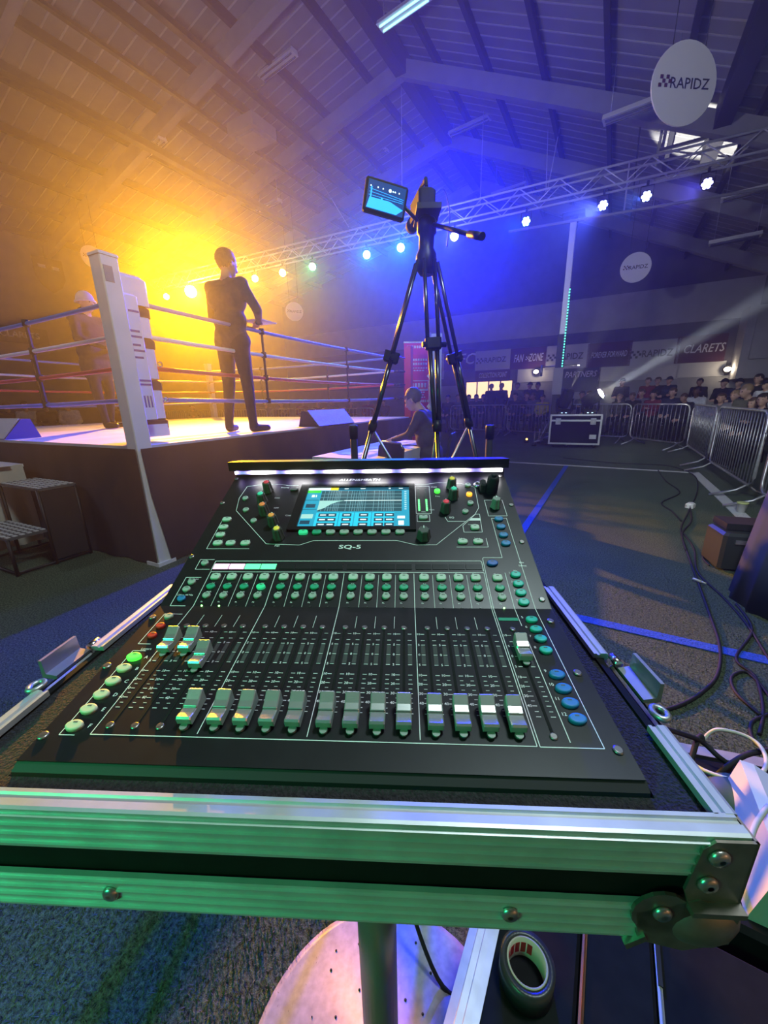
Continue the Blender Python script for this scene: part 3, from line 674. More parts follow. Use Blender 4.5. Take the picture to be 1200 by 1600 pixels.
def make_body(name, J, mats, voxel, detail=False, hair=None):
    """J: joints in local space, figure faces +y. Returns body mesh and hair mesh."""
    V = {k: Vector(v) for k, v in J.items() if k != 'extra'}
    C = []   # p0, p1, r0, r1, material index (0 skin 1 top 2 trousers 3 shoes)
    hl, hr, ch = V['hipL'], V['hipR'], V['chest']; pel = (hl + hr) / 2; sl, sr = V['shL'], V['shR']; nk = (sl + sr) / 2 + Vector((0, 0, .03)); hd = V['head']
    fwd = V['face'].normalized(); upv = V.get('hup', Vector((0, 0, 1))).normalized(); side = fwd.cross(upv).normalized(); upv = side.cross(fwd).normalized()
    k = J.get('bulk', 1.0) if isinstance(J.get('bulk', 1.0), float) else 1.0
    C += [(hl, hr, .115, .115, 2), (pel, pel.lerp(ch, .45), .125, .118, 1), (pel.lerp(ch, .4), ch, .12, .13, 1)]
    ax = (sr - sl).normalized()
    C += [(ch - ax * .07, ch + ax * .07, .125, .125, 1), (pel.lerp(ch, .5) - ax * .07, pel.lerp(ch, .5) + ax * .07, .105, .105, 1), (pel - ax * .06 + Vector((0, 0, .03)), pel + ax * .06 + Vector((0, 0, .03)), .12, .12, 1)]
    C += [(sl, sr, .07, .07, 1), (sl, ch, .075, .12, 1), (sr, ch, .075, .12, 1), (nk, nk.lerp(hd, .6), .058, .05, 0), (nk, sl, .05, .06, 1), (nk, sr, .05, .06, 1)]
    # head: skull, jaw, nose, ears, brow
    C += [(hd + upv * .01, hd + upv * .035 - fwd * .02, .088, .092, 0), (hd - upv * .045 + fwd * .025, hd - upv * .075 + fwd * .045, .062, .046, 0), (hd + fwd * .03 + upv * .01, hd + fwd * .04 - upv * .03, .07, .062, 0)]
    C += [(hd + fwd * .096 + upv * .005, hd + fwd * .112 - upv * .028, .011, .016, 0), (hd + fwd * .082 - upv * .068, hd + fwd * .085 - upv * .072, .02, .02, 0)]
    for s_ in (-1, 1): C.append((hd + side * s_ * .088 - upv * .005 - fwd * .005, hd + side * s_ * .092 - upv * .035, .018, .012, 0))
    for S in 'LR':
        sh, el, wr, hi, kn, an, to = (V[q + S] for q in ('sh', 'el', 'wr', 'hip', 'kn', 'an', 'toe'))
        C += [(sh, el, .062, .050, 1), (el, wr, .050, .036, 1), (hi, kn, .098, .068, 2), (kn, an, .066, .048, 2), (an - Vector((0, 0, .045)), to, .045, .036, 3), (an - Vector((0, 0, .02)), an + Vector((0, 0, .04)), .05, .05, 2)]
        hdn = V.get('hand' + S, wr + (wr - el).normalized() * .09); dv = (hdn - wr).normalized(); pn_ = V.get('palm' + S, Vector((0, 0, -1))); sd = dv.cross(pn_).normalized()
        C += [(wr, wr + dv * .03, .028, .028, 0), (wr + dv * .03 - sd * .02, wr + dv * .075 - sd * .026, .021, .017, 0), (wr + dv * .03 + sd * .02, wr + dv * .075 + sd * .026, .021, .017, 0), (wr + dv * .04, wr + dv * .075, .022, .018, 0)]
        for i, fl in enumerate((.058, .07, .066, .05)):
            b0 = wr + dv * .078 + sd * (-.033 + .022 * i); m0 = b0 + dv * fl * .55 + pn_ * .008; e0 = m0 + (dv * .7 + pn_ * .7).normalized() * fl * .5
            C += [(b0, m0, .0095, .009, 0), (m0, e0, .009, .0075, 0)]
        th = wr + dv * .025 - sd * .03
        C += [(th, th + (dv * .8 - sd * .6).normalized() * .038, .013, .0105, 0), (th + (dv * .8 - sd * .6).normalized() * .038, th + (dv * .8 - sd * .6).normalized() * .038 + (dv * .9 + pn_ * .5).normalized() * .03, .0105, .008, 0)]
    for e in J.get('extra', ()): C.append((Vector(e[0]), Vector(e[1]), e[2], e[3], e[4]))
    mb = MB()
    for p0, p1, r0, r1, m_ in C: capsule(mb, p0, p1, r0, r1)
    me = mb.mesh(name, [mats[0]])
    ob = bpy.data.objects.new(name, me); COL.objects.link(ob)
    md = ob.modifiers.new('r', 'REMESH'); md.mode = 'VOXEL'; md.voxel_size = voxel
    sm = ob.modifiers.new('s', 'SMOOTH'); sm.iterations = 3; sm.factor = .5
    dg = bpy.context.evaluated_depsgraph_get(); out = bpy.data.meshes.new_from_object(ob.evaluated_get(dg))
    bpy.data.objects.remove(ob); out.name = name
    out.materials.clear()
    for m_ in (*mats, EYE): out.materials.append(m_)
    import numpy as np
    n = len(out.polygons); cen = np.empty(n * 3); out.polygons.foreach_get('center', cen); cen = cen.reshape(-1, 3)
    best = np.full(n, 1e9); mi = np.zeros(n, dtype=np.int32)
    for p0, p1, r0, r1, m_ in C:
        a_ = np.array(p0); d = np.array(p1) - a_; L2 = max(d @ d, 1e-9)
        t = np.clip(((cen - a_) @ d) / L2, 0, 1); dist = np.linalg.norm(cen - a_ - t[:, None] * d, axis=1) - (r0 + (r1 - r0) * t)
        w_ = dist < best; best[w_] = dist[w_]; mi[w_] = m_
    out.polygons.foreach_set('material_index', mi); out.polygons.foreach_set('use_smooth', [True] * n)
    bm = bmesh.new(); bm.from_mesh(out)
    soft = [v for v in bm.verts if all(f.material_index in (1, 2) for f in v.link_faces)]
    for _ in range(14 if voxel < .015 else 6): bmesh.ops.smooth_vert(bm, verts=soft, factor=.5, use_axis_x=True, use_axis_y=True, use_axis_z=True)
    hairgeo = None
    if hair and hair[0] in ('short', 'long', 'bald'):
        kd = hair[0]; rh = random.Random(11); off = {'short': .010, 'long': .014, 'bald': .003}[kd]
        def in_hair(p):
            d = p - hd; f_, u_, s_ = d.dot(fwd), d.dot(upv), abs(d.dot(side))
            if d.length > (.16 if kd != 'long' else .24): return False
            if f_ > .045: return u_ > .066 - .02 * (s_ < .045)
            if f_ > -.012: return u_ > .015
            return u_ > (-.055 if kd != 'long' else -.15)
        fs = [f for f in bm.faces if f.material_index == 0 and in_hair(f.calc_center_median())] if kd != 'long' else [f for f in bm.faces if f.material_index in (0, 1) and in_hair(f.calc_center_median()) and (f.material_index == 0 or f.calc_center_median().z > hd.z - .15)]
        fset = set(fs); idx = {}; hv = []; hf = []
        for f in fs:
            row = []
            for v in f.verts:
                if v.index not in idx:
                    edge = any(q not in fset for q in v.link_faces); idx[v.index] = len(hv)
                    hv.append(tuple(v.co + v.normal * (.0008 if edge else off * rh.uniform(.75, 1.25))))
                row.append(idx[v.index])
            hf.append(tuple(row))
        hairgeo = (hv, hf)
    for s_ in (-1, 1):
        r = bmesh.ops.create_uvsphere(bm, u_segments=8, v_segments=6, radius=.0085, matrix=T(hd + fwd * .092 + side * s_ * .031 + upv * .010))
        for v in r['verts']:
            for f in v.link_faces: f.material_index = 4
    bm.to_mesh(out); bm.free(); out.update()
    hm = None
    if hairgeo:
        h = MB(); h.add(*hairgeo, smooth=True); hm = h.mesh('hair', hair[1])
    elif hair:
        h = MB(); kind = hair[0]; R0 = .105 if kind != 'beanie' else .110; rh = random.Random(len(COL.objects))
        rings = []
        lowf, lowb = {'short': (.068, -.055), 'long': (.06, -.13), 'beanie': (.025, -.02), 'cap': (.03, -.01), 'bald': (.098, -.03)}[kind]
        for kz in range(9):
            row = []
            for i in range(20):
                a_ = 2 * math.pi * i / 20; fc = .5 + .5 * math.cos(a_)      # 1 = front
                z0 = lowb + (lowf - lowb) * fc ** .6; t = kz / 8; ztop = R0 + .028
                z = z0 + (ztop - z0) * math.sin(t * math.pi / 2); rr = R0 * math.sqrt(max(0.0, 1 - max(0, (z - .02) / (ztop - .02)) ** 2)) if z > .02 else R0
                if kz == 8: rr = .004
                rr *= 1 + (0 if kind in ('beanie', 'cap') else rh.uniform(-.012, .03)); row.append(hd + fwd * (rr * math.cos(a_) * 1.02 - .016) + side * (rr * math.sin(a_) * .93) + upv * z)
            rings.append(row)
        h.loft(rings, smooth=True)
        if kind == 'cap': h.prism([hd + fwd * .07 + side * s1 + upv * .035 for s1 in (-.07, .07)] + [hd + fwd * .18 + side * s1 + upv * .02 for s1 in (.05, -.05)], upv * .012)
        if kind == 'beanie': h.tube([hd + fwd * (.117 * math.cos(2 * math.pi * i / 20) - .012) + side * .106 * math.sin(2 * math.pi * i / 20) + upv * (.024 * math.cos(2 * math.pi * i / 20) + .004) for i in range(20)], .014, 6, closed=True)
        hm = h.mesh('hair', hair[1])
    return out, hm
def stand_J(**kw):
    J = dict(hipL=(-.09, 0, .92), hipR=(.09, 0, .92), chest=(0, .01, 1.30), shL=(-.185, 0, 1.44), shR=(.185, 0, 1.44), head=(0, .02, 1.655), face=(0, 1, 0),
             elL=(-.25, -.02, 1.16), elR=(.25, -.02, 1.16), wrL=(-.23, .10, .93), wrR=(.23, .10, .93), knL=(-.10, .02, .50), knR=(.10, .02, .50), anL=(-.11, -.02, .085), anR=(.11, -.02, .085), toeL=(-.13, .15, .035), toeR=(.13, .15, .035),
             palmL=(1, 0, 0), palmR=(-1, 0, 0)); J.update(kw); return J
def sit_J(**kw):
    J = dict(hipL=(-.10, 0, .53), hipR=(.10, 0, .53), chest=(0, .02, .90), shL=(-.185, .01, 1.04), shR=(.185, .01, 1.04), head=(0, .05, 1.255), face=(0, 1, -.05),
             elL=(-.24, .06, .78), elR=(.24, .06, .78), wrL=(-.10, .28, .66), wrR=(.10, .28, .66), knL=(-.13, .44, .52), knR=(.13, .44, .52), anL=(-.13, .42, .085), anR=(.13, .42, .085), toeL=(-.14, .60, .035), toeR=(.14, .60, .035),
             palmL=(0, 0, -1), palmR=(0, 0, -1)); J.update(kw); return J
def cloth(name, c): return mat('cloth_' + name, c, .85, var=.15, vscale=25, bump=.3, bscale=30)
HAIRD = mat('hair_dark', (.025, .018, .014), .6, bump=.5, bscale=90); HAIRG = mat('hair_grey', (.30, .29, .29), .6, bump=.5, bscale=90); HAIRB = mat('hair_brown', (.10, .055, .03), .6, bump=.5, bscale=90); HAIRL = mat('hair_fair', (.30, .20, .10), .6, bump=.5, bscale=90)

def place(me, hm, loc, rz, label, scale=1.0):
    o = link('person', me, None, loc, (0, 0, rz), (scale,) * 3); tag(o, label, 'person')
    if hm is not None: link('hair', hm, o)
    return o
def yaw_to(v): return math.atan2(-v[0], v[1])     # local +y turned to the world direction v

# the man in the ring with the pale knitted hat, seen from the side, hands in front
J = stand_J(shL=(-.20, .0, 1.43), shR=(.20, .0, 1.43), elL=(-.26, .08, 1.16), elR=(.26, .08, 1.16), wrL=(-.09, .30, 1.06), wrR=(.09, .30, 1.06), handL=(-.01, .36, 1.05), handR=(.01, .36, 1.04), palmL=(0, 0, -1), palmR=(0, 0, -1), head=(0, .045, 1.645), face=(0, 1, -.18), anL=(-.09, -.06, .085), toeL=(-.10, .12, .035), anR=(.09, .06, .085), toeR=(.11, .25, .035),
            extra=[((-.08, 0, .86), (.08, 0, .86), .14, .14, 1), ((-.08, .02, 1.02), (.08, .02, 1.02), .15, .15, 1), ((-.09, .02, 1.2), (.09, .02, 1.2), .15, .15, 1), ((0, -.03, 1.46), (0, -.05, 1.53), .085, .07, 1), ((-.08, .0, .78), (.08, .0, .78), .135, .135, 1)])
me, hm = make_body('person', J, [SKINS[0], cloth('navy_jacket', (.014, .016, .028)), cloth('dark_trousers', (.012, .013, .02)), SHOE], .011, hair=('beanie', mat('beanie_grey', (.50, .50, .54), .9, bump=.6, bscale=60)))
hp = gz(172, 669, RH)
hp = hp + Vector((0, 0, .006)); place(me, hm, hp, yaw_to((1, -.25)), 'man in pale knitted hat and dark jacket standing in the ring', 1.04)
# the man in the ring in front of the dazzling lamp, seen from behind, reading from a board
J = stand_J(head=(.01, .04, 1.65), face=(.35, 1, -.25), elR=(.33, .02, 1.20), wrR=(.16, .27, 1.14), handR=(.08, .33, 1.14), elL=(-.27, .06, 1.18), wrL=(-.08, .28, 1.10), handL=(0, .34, 1.11), palmL=(0, 0, -1), palmR=(0, 0, -1), knL=(-.12, .01, .5), knR=(.13, .0, .5), anL=(-.15, -.03, .085), anR=(.17, -.03, .085), toeL=(-.20, .13, .035), toeR=(.24, .12, .035),
            extra=[((-.04, -.01, .98), (.04, -.01, .98), .135, .135, 1), ((-.07, .0, 1.12), (.07, .0, 1.12), .115, .115, 1), ((-.09, -.01, 1.33), (.09, -.01, 1.33), .125, .125, 1)])
me, hm = make_body('person', J, [SKINS[1], cloth('dark_shirt', (.035, .033, .04)), cloth('black_trousers', (.018, .018, .024)), SHOE], .011, hair=('short', HAIRD))
mp = gz(380, 675, RH); mp = Vector((mp.x, mp.y, RH + .006)); mz = yaw_to((.35, 1))
place(me, hm, mp, mz, 'man in dark clothes standing in the ring before the dazzling amber lamp', 1.03)
Mm = T(mp) @ R_(mz, 4, 'Z') @ Matrix.Scale(1.03, 4)
o = MB().box((.10, .37, 1.165), (.24, .30, .006), M=None).build('paper_board', WHITE, None, None, None)
o.matrix_world = Mm @ T((0, 0, 0)); tag(o, 'pale sheet held by the man before the amber lamp', 'paper')

# table with white cloth in front of the ring and the man seated at it
tp = Vector((-.75, 4.06, 0)); ty = RYAW
tb = thing('officials_table', 'table under a white cloth between the ring and the tripod', 'table', tp, ty)
CLW = mat('table_cloth_white', (.62, .63, .66), .8, bump=.3, bscale=8)
MB().box((.95, -.40, .745), (1.9, .78, .03)).build('table_top', CLW, tb)
for x in (.06, 1.84):
    for y in (-.06, -.74): MB().rod((x, y, 0), (x, y, .73), .018).build('leg', BLACK, tb)
def drape(fn, n=24):
    rows = [[fn(i / n, z, .012 * k * math.sin(i * 1.3)) for i in range(n + 1)] for z, k in ((.757, 0), (.55, .6), (.30, 1))]
    return MB().loft(rows, cap=False, close=False, smooth=True)
drape(lambda t, z, o_: (-.005 + o_, -.01 - .78 * t, z)).build('cloth_drop', CLW, tb)
drape(lambda t, z, o_: (1.9 * t, -.795 + o_, z)).build('cloth_drop', CLW, tb)
def onT(x, y, z): return T(tp) @ R_(ty, 4, 'Z') @ Vector((x, y, z))
for k in range(5):
    tag(MB().box((0, 0, .001), (.21, .29, .002)).build('score_sheet', WHITE, None, onT(.35 + .3 * k, -.30 - .12 * (k % 2), .762), (0, 0, ty + .3 * k)), 'score sheet lying on the white table by the ring', 'paper', 'score sheets on the table')
mo = onT(1.42, -1.06, 0) + Vector((-.20, .0, 0))
md = (onT(1.3, 0, 0) - mo); mrz = yaw_to((-1, .35))
J = sit_J(chest=(0, .10, .92), shL=(-.19, .12, 1.06), shR=(.19, .12, 1.06), head=(0, .24, 1.245), face=(0, 1, -.55), hup=(0, .5, 1), elL=(-.25, .22, .86), elR=(.25, .24, .86), wrL=(-.12, .44, .79), wrR=(.10, .45, .80), handL=(-.08, .53, .785), handR=(.06, .54, .785), hipL=(-.1, 0, .55), hipR=(.1, 0, .55),
          extra=[((-.12, .02, .62), (.12, .02, .62), .13, .13, 1), ((-.10, .05, .8), (.10, .05, .8), .135, .135, 1)])
me, hm = make_body('person', J, [SKINS[0], cloth('suit_grey', (.045, .043, .052)), cloth('suit_trousers', (.03, .03, .04)), SHOE], .011, hair=('short', mat('hair_salt', (.10, .085, .08), .6, bump=.5, bscale=90)))
place(me, hm, mo, mrz, 'grey haired man in dark suit bent over the white table', 1.06)
# chairs
def make_chair(name, m_seat, m_fr, label, loc, rz, group=None):
    t = thing(name, label, 'chair', loc, rz, group)
    MB().bbox((0, 0, .44), (.42, .42, .05), .02).build('seat', m_seat, t)
    MB().prism([(-.2, -.20, .58), (.2, -.20, .58), (.2, -.235, .86), (.15, -.24, .90), (-.15, -.24, .90), (-.2, -.235, .86)], (0, -.03, 0)).build('backrest', m_seat, t)
    for x in (-.19, .19):
        MB().rod((x, .19, .42), (x, .22, 0), .011).build('leg', m_fr, t)
        MB().tube([(x, -.24, 0), (x, -.19, .42), (x, -.215, .60), (x, -.25, .86)], .011, 6).build('leg', m_fr, t)
    MB().tube([(-.19, -.25, .86), (-.15, -.255, .91), (.15, -.255, .91), (.19, -.25, .86)], .011, 6).build('back_rail', m_fr, t)
    return t
CHM = mat('chair_fabric', (.03, .03, .05), .8)
make_chair('stacking_chair', CHM, BLACK, 'black stacking chair under the grey haired man', mo + Vector((0, 0, .04)) - Vector((0, 0, .04)), mrz)
make_chair('stacking_chair', CHM, CHROME, 'empty black chair before the white table', Vector((-.12, 3.72, 0)), RYAW + math.pi / 2 - .5)
# ------------------------------------------------------------------ the crowd
TOPS = {'black': cloth('black', (.02, .02, .024)), 'grey': cloth('grey', (.16, .16, .18)), 'white': cloth('white', (.62, .62, .64)), 'navy': cloth('navy', (.02, .03, .07)), 'yellow': cloth('yellow', (.55, .50, .06)), 'maroon': cloth('maroon', (.20, .02, .04)), 'olive': cloth('olive', (.10, .10, .06)), 'green': cloth('green', (.05, .10, .08))}
TRO = cloth('crowd_trousers', (.02, .022, .03))
VAR = {}
base = [SKINS[0], TOPS['black'], TRO, SHOE]
VAR['sit_a'] = make_body('person', sit_J(), base, .019, hair=('short', HAIRD))
VAR['sit_b'] = make_body('person', sit_J(head=(.02, .09, 1.235), face=(.3, 1, -.25), wrL=(-.05, .33, .62), wrR=(.05, .34, .63), chest=(0, .06, .90)), base, .019, hair=('bald', HAIRB))
VAR['sit_c'] = make_body('person', sit_J(face=(-.35, 1, 0), elL=(-.26, .12, .80), wrL=(-.02, .30, .86), wrR=(.02, .30, .84)), base, .019, hair=('long', HAIRB))
VAR['stand_a'] = make_body('person', stand_J(), base, .019, hair=('short', HAIRB))
VAR['stand_b'] = make_body('person', stand_J(elL=(-.25, .05, 1.17), elR=(.25, .05, 1.17), wrL=(.06, .22, 1.14), wrR=(-.06, .24, 1.18), face=(.25, 1, 0)), base, .019, hair=('cap', mat('cap_dark', (.015, .015, .02), .8)))
NOM = {'s': 1.255, 't': 1.655}
crowd_chair = None
def spectator(px, py, rng, var, top, label, look=(-2.0, 6.0), skin=0, hair=None, group=None, chair=True):
    """head centre near photo pixel px, py at a given range along the hall's view"""
    global crowd_chair
    while px > 1090 and (CAM + ray(px, py) * rng).dot(E2) < 2.35: rng *= 1.01
    p = CAM + ray(px, py) * rng
    sit = var.startswith('sit'); nom = 1.255 if sit else 1.655
    s_ = min(max(p.z / nom, .90), 1.13)
    v = Vector((look[0] - p.x, look[1] - p.y, 0))
    me, hm = VAR[var]
    rz = yaw_to(v); off = Matrix.Rotation(rz, 3, 'Z') @ Vector((0, .05, 0)) * s_
    loc = Vector((p.x, p.y, 0)) - off
    o = link('person', me, None, loc, (0, 0, rz), (s_,) * 3); tag(o, label, 'person', group)
    for i, m_ in enumerate((SKINS[skin], TOPS[top])):
        o.material_slots[i].link = 'OBJECT'; o.material_slots[i].material = m_
    h = link('hair', hm, o)
    if hair: h.material_slots[0].link = 'OBJECT'; h.material_slots[0].material = hair
    if sit and chair:
        lb = 'plain black chair under a seated spectator behind the barriers'
        if crowd_chair is None: crowd_chair = make_chair('stacking_chair', CHM, BLACK, lb, loc, rz, 'chairs of the spectators')
        else: dup(crowd_chair, loc, rz)
    return o
SP = [
 (1051, 613, 12.0, 'sit_a', 'navy', 'man in dark jacket seated behind the corner barrier, hands clasped', 0, HAIRB), (1071, 620, 11.4, 'sit_b', 'black', 'man with cropped hair leaning behind the end of the corner barrier', 1, None),
 (1089, 610, 11.8, 'sit_a', 'white', 'man in a white T-shirt behind the far end of the side barrier', 2, HAIRD), (1127, 622, 9.3, 'sit_c', 'grey', 'person in a grey top behind the side barrier', 0, HAIRB),
 (1149, 618, 8.9, 'sit_a', 'grey', 'person in grey between the grey top and the bald man', 0, HAIRL), (1171, 609, 7.4, 'sit_b', 'olive', 'bald man at the right, his large head turned to the ring', 0, HAIRL),
 (1192, 625, 6.4, 'sit_c', 'black', 'person with a dark fringe, nearest at the right edge', 0, HAIRD), (1176, 634, 6.9, 'sit_a', 'black', 'person low between the bald man and the dark fringe', 0, HAIRB),
 (1197, 601, 9.2, 'stand_b', 'white', 'person in white standing behind the bald man', 0, None), (1131, 598, 11.6, 'stand_b', 'black', 'standing person in black with dark cap above the grey top', 0, None),
 (1154, 598, 11.0, 'stand_b', 'navy', 'standing person in dark cap right of another dark cap', 0, None), (1184, 592, 9.9, 'stand_a', 'black', 'tall standing person in black at the far right', 0, HAIRD),
 (1093, 597, 14.0, 'stand_a', 'black', 'dark standing person above the white T-shirt', 1, HAIRD), (1047, 585, 14.5, 'stand_b', 'navy', 'tall person in dark cap standing by the end wall', 0, None),
 (1028, 592, 14.8, 'stand_a', 'black', 'standing person in black left of the tall dark cap', 0, HAIRB), (1013, 591, 15.0, 'stand_a', 'maroon', 'standing person with lit face under the beam', 0, HAIRB),
 (973, 590, 15.2, 'stand_b', 'black', 'standing person in cap just right of the beam lamp', 0, None), (1004, 606, 13.8, 'sit_a', 'grey', 'seated person in grey behind the middle of the corner barrier', 0, HAIRB),
 (1021, 617, 12.9, 'sit_c', 'maroon', 'seated person in maroon behind the corner barrier', 0, HAIRD), (990, 618, 13.6, 'sit_b', 'black', 'seated person in black right of the beam lamp', 1, None), (968, 621, 14.2, 'sit_a', 'olive', 'seated person in olive just right of the beam lamp', 0, HAIRL),
 (921, 613, 15.0, 'sit_a', 'black', 'face between the two moving heads, right one of two', 0, HAIRB), (910, 615, 15.4, 'sit_c', 'navy', 'face between the two moving heads, left one of two', 1, HAIRD),
 (784, 594, 17.2, 'stand_a', 'black', 'man in black standing right of the lit hatch', 0, HAIRL), (808, 603, 16.8, 'stand_a', 'grey', 'brown haired person in grey left of the tower', 0, HAIRB), (828, 599, 16.9, 'stand_b', 'black', 'person with lit face left of the tower', 0, None),
 (840, 603, 16.6, 'stand_a', 'navy', 'person in navy close to the left of the tower mast', 1, HAIRD), (805, 619, 15.9, 'sit_a', 'black', 'seated person in black behind the barrier left of the tower', 0, HAIRD), (823, 618, 15.8, 'sit_c', 'black', 'seated long haired person behind the barrier left of the tower', 0, HAIRB),
 (834, 617, 15.6, 'sit_b', 'grey', 'seated person in grey nearest the tower on its left', 1, None), (848, 622, 15.3, 'sit_a', 'yellow', 'person in a bright yellow top behind the tower', 0, HAIRD),
 (768, 594, 17.8, 'stand_a', 'black', 'tall dark person standing before the lit hatch', 0, HAIRG), (733, 607, 18.6, 'sit_a', 'black', 'dark head at the left end of the lit hatch', 1, HAIRD), (745, 606, 18.4, 'sit_c', 'navy', 'dark head second from the left before the lit hatch', 0, HAIRD), (756, 605, 18.2, 'sit_a', 'black', 'dark head in the middle before the lit hatch', 0, HAIRD)]
for px, py, rg, va_, tp_, lb, sk, hr in SP: spectator(px, py, rg, va_, tp_, lb, skin=sk, hair=hr, group='spectators behind the barriers', chair=rg < 16)
for i, (px, py) in enumerate([(700, 622), (716, 620), (600, 628), (575, 626), (548, 630), (520, 627), (497, 630), (472, 628), (440, 631), (415, 630), (300, 636)]):
    spectator(px, py, 16.4 + .5 * (i % 3), ('sit_a', 'sit_c', 'sit_b')[i % 3], ('black', 'grey', 'navy', 'maroon')[i % 4], 'small dim seated spectator seen beyond the far side of the ring', look=(-3, 7), group='spectators beyond the ring', chair=False)
for i, (px, py, tp_, lb) in enumerate([(38, 632, 'white', 'spectator in a white shirt beyond the ring at the far left'), (104, 628, 'white', 'spectator in a white shirt beyond the ring behind the hat man'), (70, 630, 'black', 'spectator in black between two white shirts beyond the ring'), (10, 632, 'black', 'dark spectator at the left edge beyond the ring'), (185, 632, 'maroon', 'spectator in maroon beyond the ring by the near post')]):
    spectator(px, py, 12.5, 'sit_b' if i % 2 else 'sit_a', tp_, lb, look=(-3, 5), group='spectators beyond the ring', chair=False)

# ------------------------------------------------------------------ video tripod, monitor, posts, roller banner
TA = Vector((.25, 2.3, 2.04))
tri = thing('camera_tripod', 'tall black twin-tube video tripod with spreader behind the mixing desk', 'tripod', Vector((TA.x, TA.y, 0)))
TP = Vector((TA.x, TA.y, 0))
TUBEM = mat('tripod_tube', (.10, .10, .11), .25, .9)
for an, R0, lbn in ((math.radians(187), .66, 0), (math.radians(-78), .42, 1), (math.radians(25), .68, 2)):
    d = Vector((math.cos(an), math.sin(an), 0)); q = Vector((-d.y, d.x, 0))
    top = Vector((0, 0, 2.0)) + d * .05; foot = d * R0 + Vector((0, 0, .02)); mid = top.lerp(foot, .235) if lbn != 1 else top.lerp(foot, .21); low = top.lerp(foot, .42)
    lg = MB().rod(top + q * .028, mid + q * .03, .011).rod(top - q * .028, mid - q * .03, .011).rod(mid + q * .02, low + q * .012, .013).rod(mid - q * .02, low - q * .012, .013).rod(low, foot, .013).build('leg', TUBEM, tri)
    Md = T(mid) @ (foot - top).to_track_quat('Z', 'Y').to_matrix().to_4x4()
    MB().bbox((0, 0, 0), (.085, .045, .06), .010, M=Md @ R_(math.atan2(q.y, q.x), 4, 'Z')).rod((-.06, 0, 0), (.07, 0, 0), .014, M=Md).build('leg_clamp', BLACK, lg)
    MB().lathe([(.022, -.03), (.026, 0), (.022, .03)], 12, M=T(low) @ (foot - top).to_track_quat('Z', 'Y').to_matrix().to_4x4()).build('leg_lock', BLACK, lg)
    MB().lathe([(.03, 0), (.03, .02), (.012, .04)], 12, M=T(Vector((foot.x, foot.y, 0)))).build('rubber_foot', BLACK, lg)
    MB().rod(low + Vector((0, 0, -.02)), Vector((0, 0, .62)), .007).build('spreader_arm', STEEL, tri)
MB().lathe([(.035, 1.94), (.055, 1.97), (.055, 2.03), (.04, 2.06), (.04, 2.12), (.05, 2.13), (.05, 2.18), (.04, 2.2)], 20).build('bowl_head', BLACK, tri)
MB().box((0, 0, 2.21), (.12, .22, .025)).build('tilt_plate', BLACK, tri)
MB().rod((.03, -.05, 2.15), (.14, -.40, 1.98), .010).lathe([(.016, 0), (.016, .11)], 10, M=T((.14, -.40, 1.98)) @ Vector((.3, -.9, -.4)).to_track_quat('Z', 'Y').to_matrix().to_4x4()).build('pan_handle', BLACK, tri)
cb = TA + Vector((-.02, .02, .165))
vc = thing('video_camera', 'dark video camera on the tripod head, aimed at the ring', 'camera', cb, math.radians(10)); vc.scale = (.58,) * 3
MB().bbox((0, 0, .09), (.15, .32, .17), .02).build('body', MATTE, vc)
MB().lathe([(.055, 0), (.055, .06), (.048, .07), (.048, .16), (.062, .17), (.062, .24)], 20, M=T((0, .15, .08)) @ R_(-math.pi / 2, 4, 'X')).build('lens', MATTE, vc)
MB().tube([(0, -.12, .18), (0, -.10, .25), (0, .10, .25), (0, .13, .18)], .016, 8).build('top_handle', MATTE, vc)
MB().rod((.05, .02, .22), (.05, .25, .24), .018).build('microphone', MATTE, vc)
MB().tube(smoothpts([(.09, -.05, .16), (.19, -.02, .22), (.26, .02, .05), (.24, .02, -.2)]), .006, 6).build('video_cable', mat('blue_cable', (.10, .12, .35), .5), vc)
MB().sphere((.02, .2, .255), .012).build('tally_light', mat('tally', (.9, .9, 1), .3, emit=(.8, .85, 1), es=4), vc)
mp_ = gy(602, 312, 2.22)
mn = thing('field_monitor', 'small bright monitor on the tripod showing the blue ring', 'monitor', mp_ - Vector((0, 0, .07)), math.radians(12))
Mq = T((0, 0, .07)) @ R_(math.radians(10), 4, 'Y') @ R_(math.radians(6), 4, 'X')
MB().bbox((0, 0, 0), (.21, .14, .03), .008, M=Mq @ R_(math.pi / 2, 4, 'X')).build('housing', MATTE, mn)
sm = MB().box((0, -.017, 0), (.185, .002, .115), M=Mq).build('screen', mat('monitor_dark', (.0, .01, .03), .4, emit=(.0, .05, .25), es=1.0), mn)
SB = mat('monitor_blue', (.0, .05, .1), .4, emit=(.02, .32, .9), es=2.2); SW = mat('monitor_light', (.3, .3, .3), .4, emit=(.6, .9, 1), es=3)
MB().prism([(-.09, -.0195, -.055), (.06, -.0195, -.055), (.09, -.0195, -.03), (.02, -.0195, -.01), (-.08, -.0195, -.012)], (0, -.0005, 0), M=Mq).build('picture_canvas', SB, sm)
pic = MB()
for i in range(3): pic.box((0, -.0205, -.004 + i * .010), (.17, .0006, .0016), M=Mq @ R_(.03 * i, 4, 'Y'))
pic.box((-.075, -.0205, .0), (.006, .0006, .06), M=Mq).box((-.02, -.0205, -.018), (.008, .0006, .03), M=Mq)
pic.build('picture_ropes', SB, sm)['kind'] = 'stuff'
for i, x in enumerate((-.08, -.045, -.02, .015, .03, .04, .06)): MB().sphere((x, -.0205, .032), (.003, .001, .003) if i != 3 else (.007, .001, .007), 8, 6, M=Mq).build('picture_lamp', SW, sm)
MB().rod((.10, .01, .05), (.20, .06, .0), .009).build('articulated_arm', BLACK, mn)

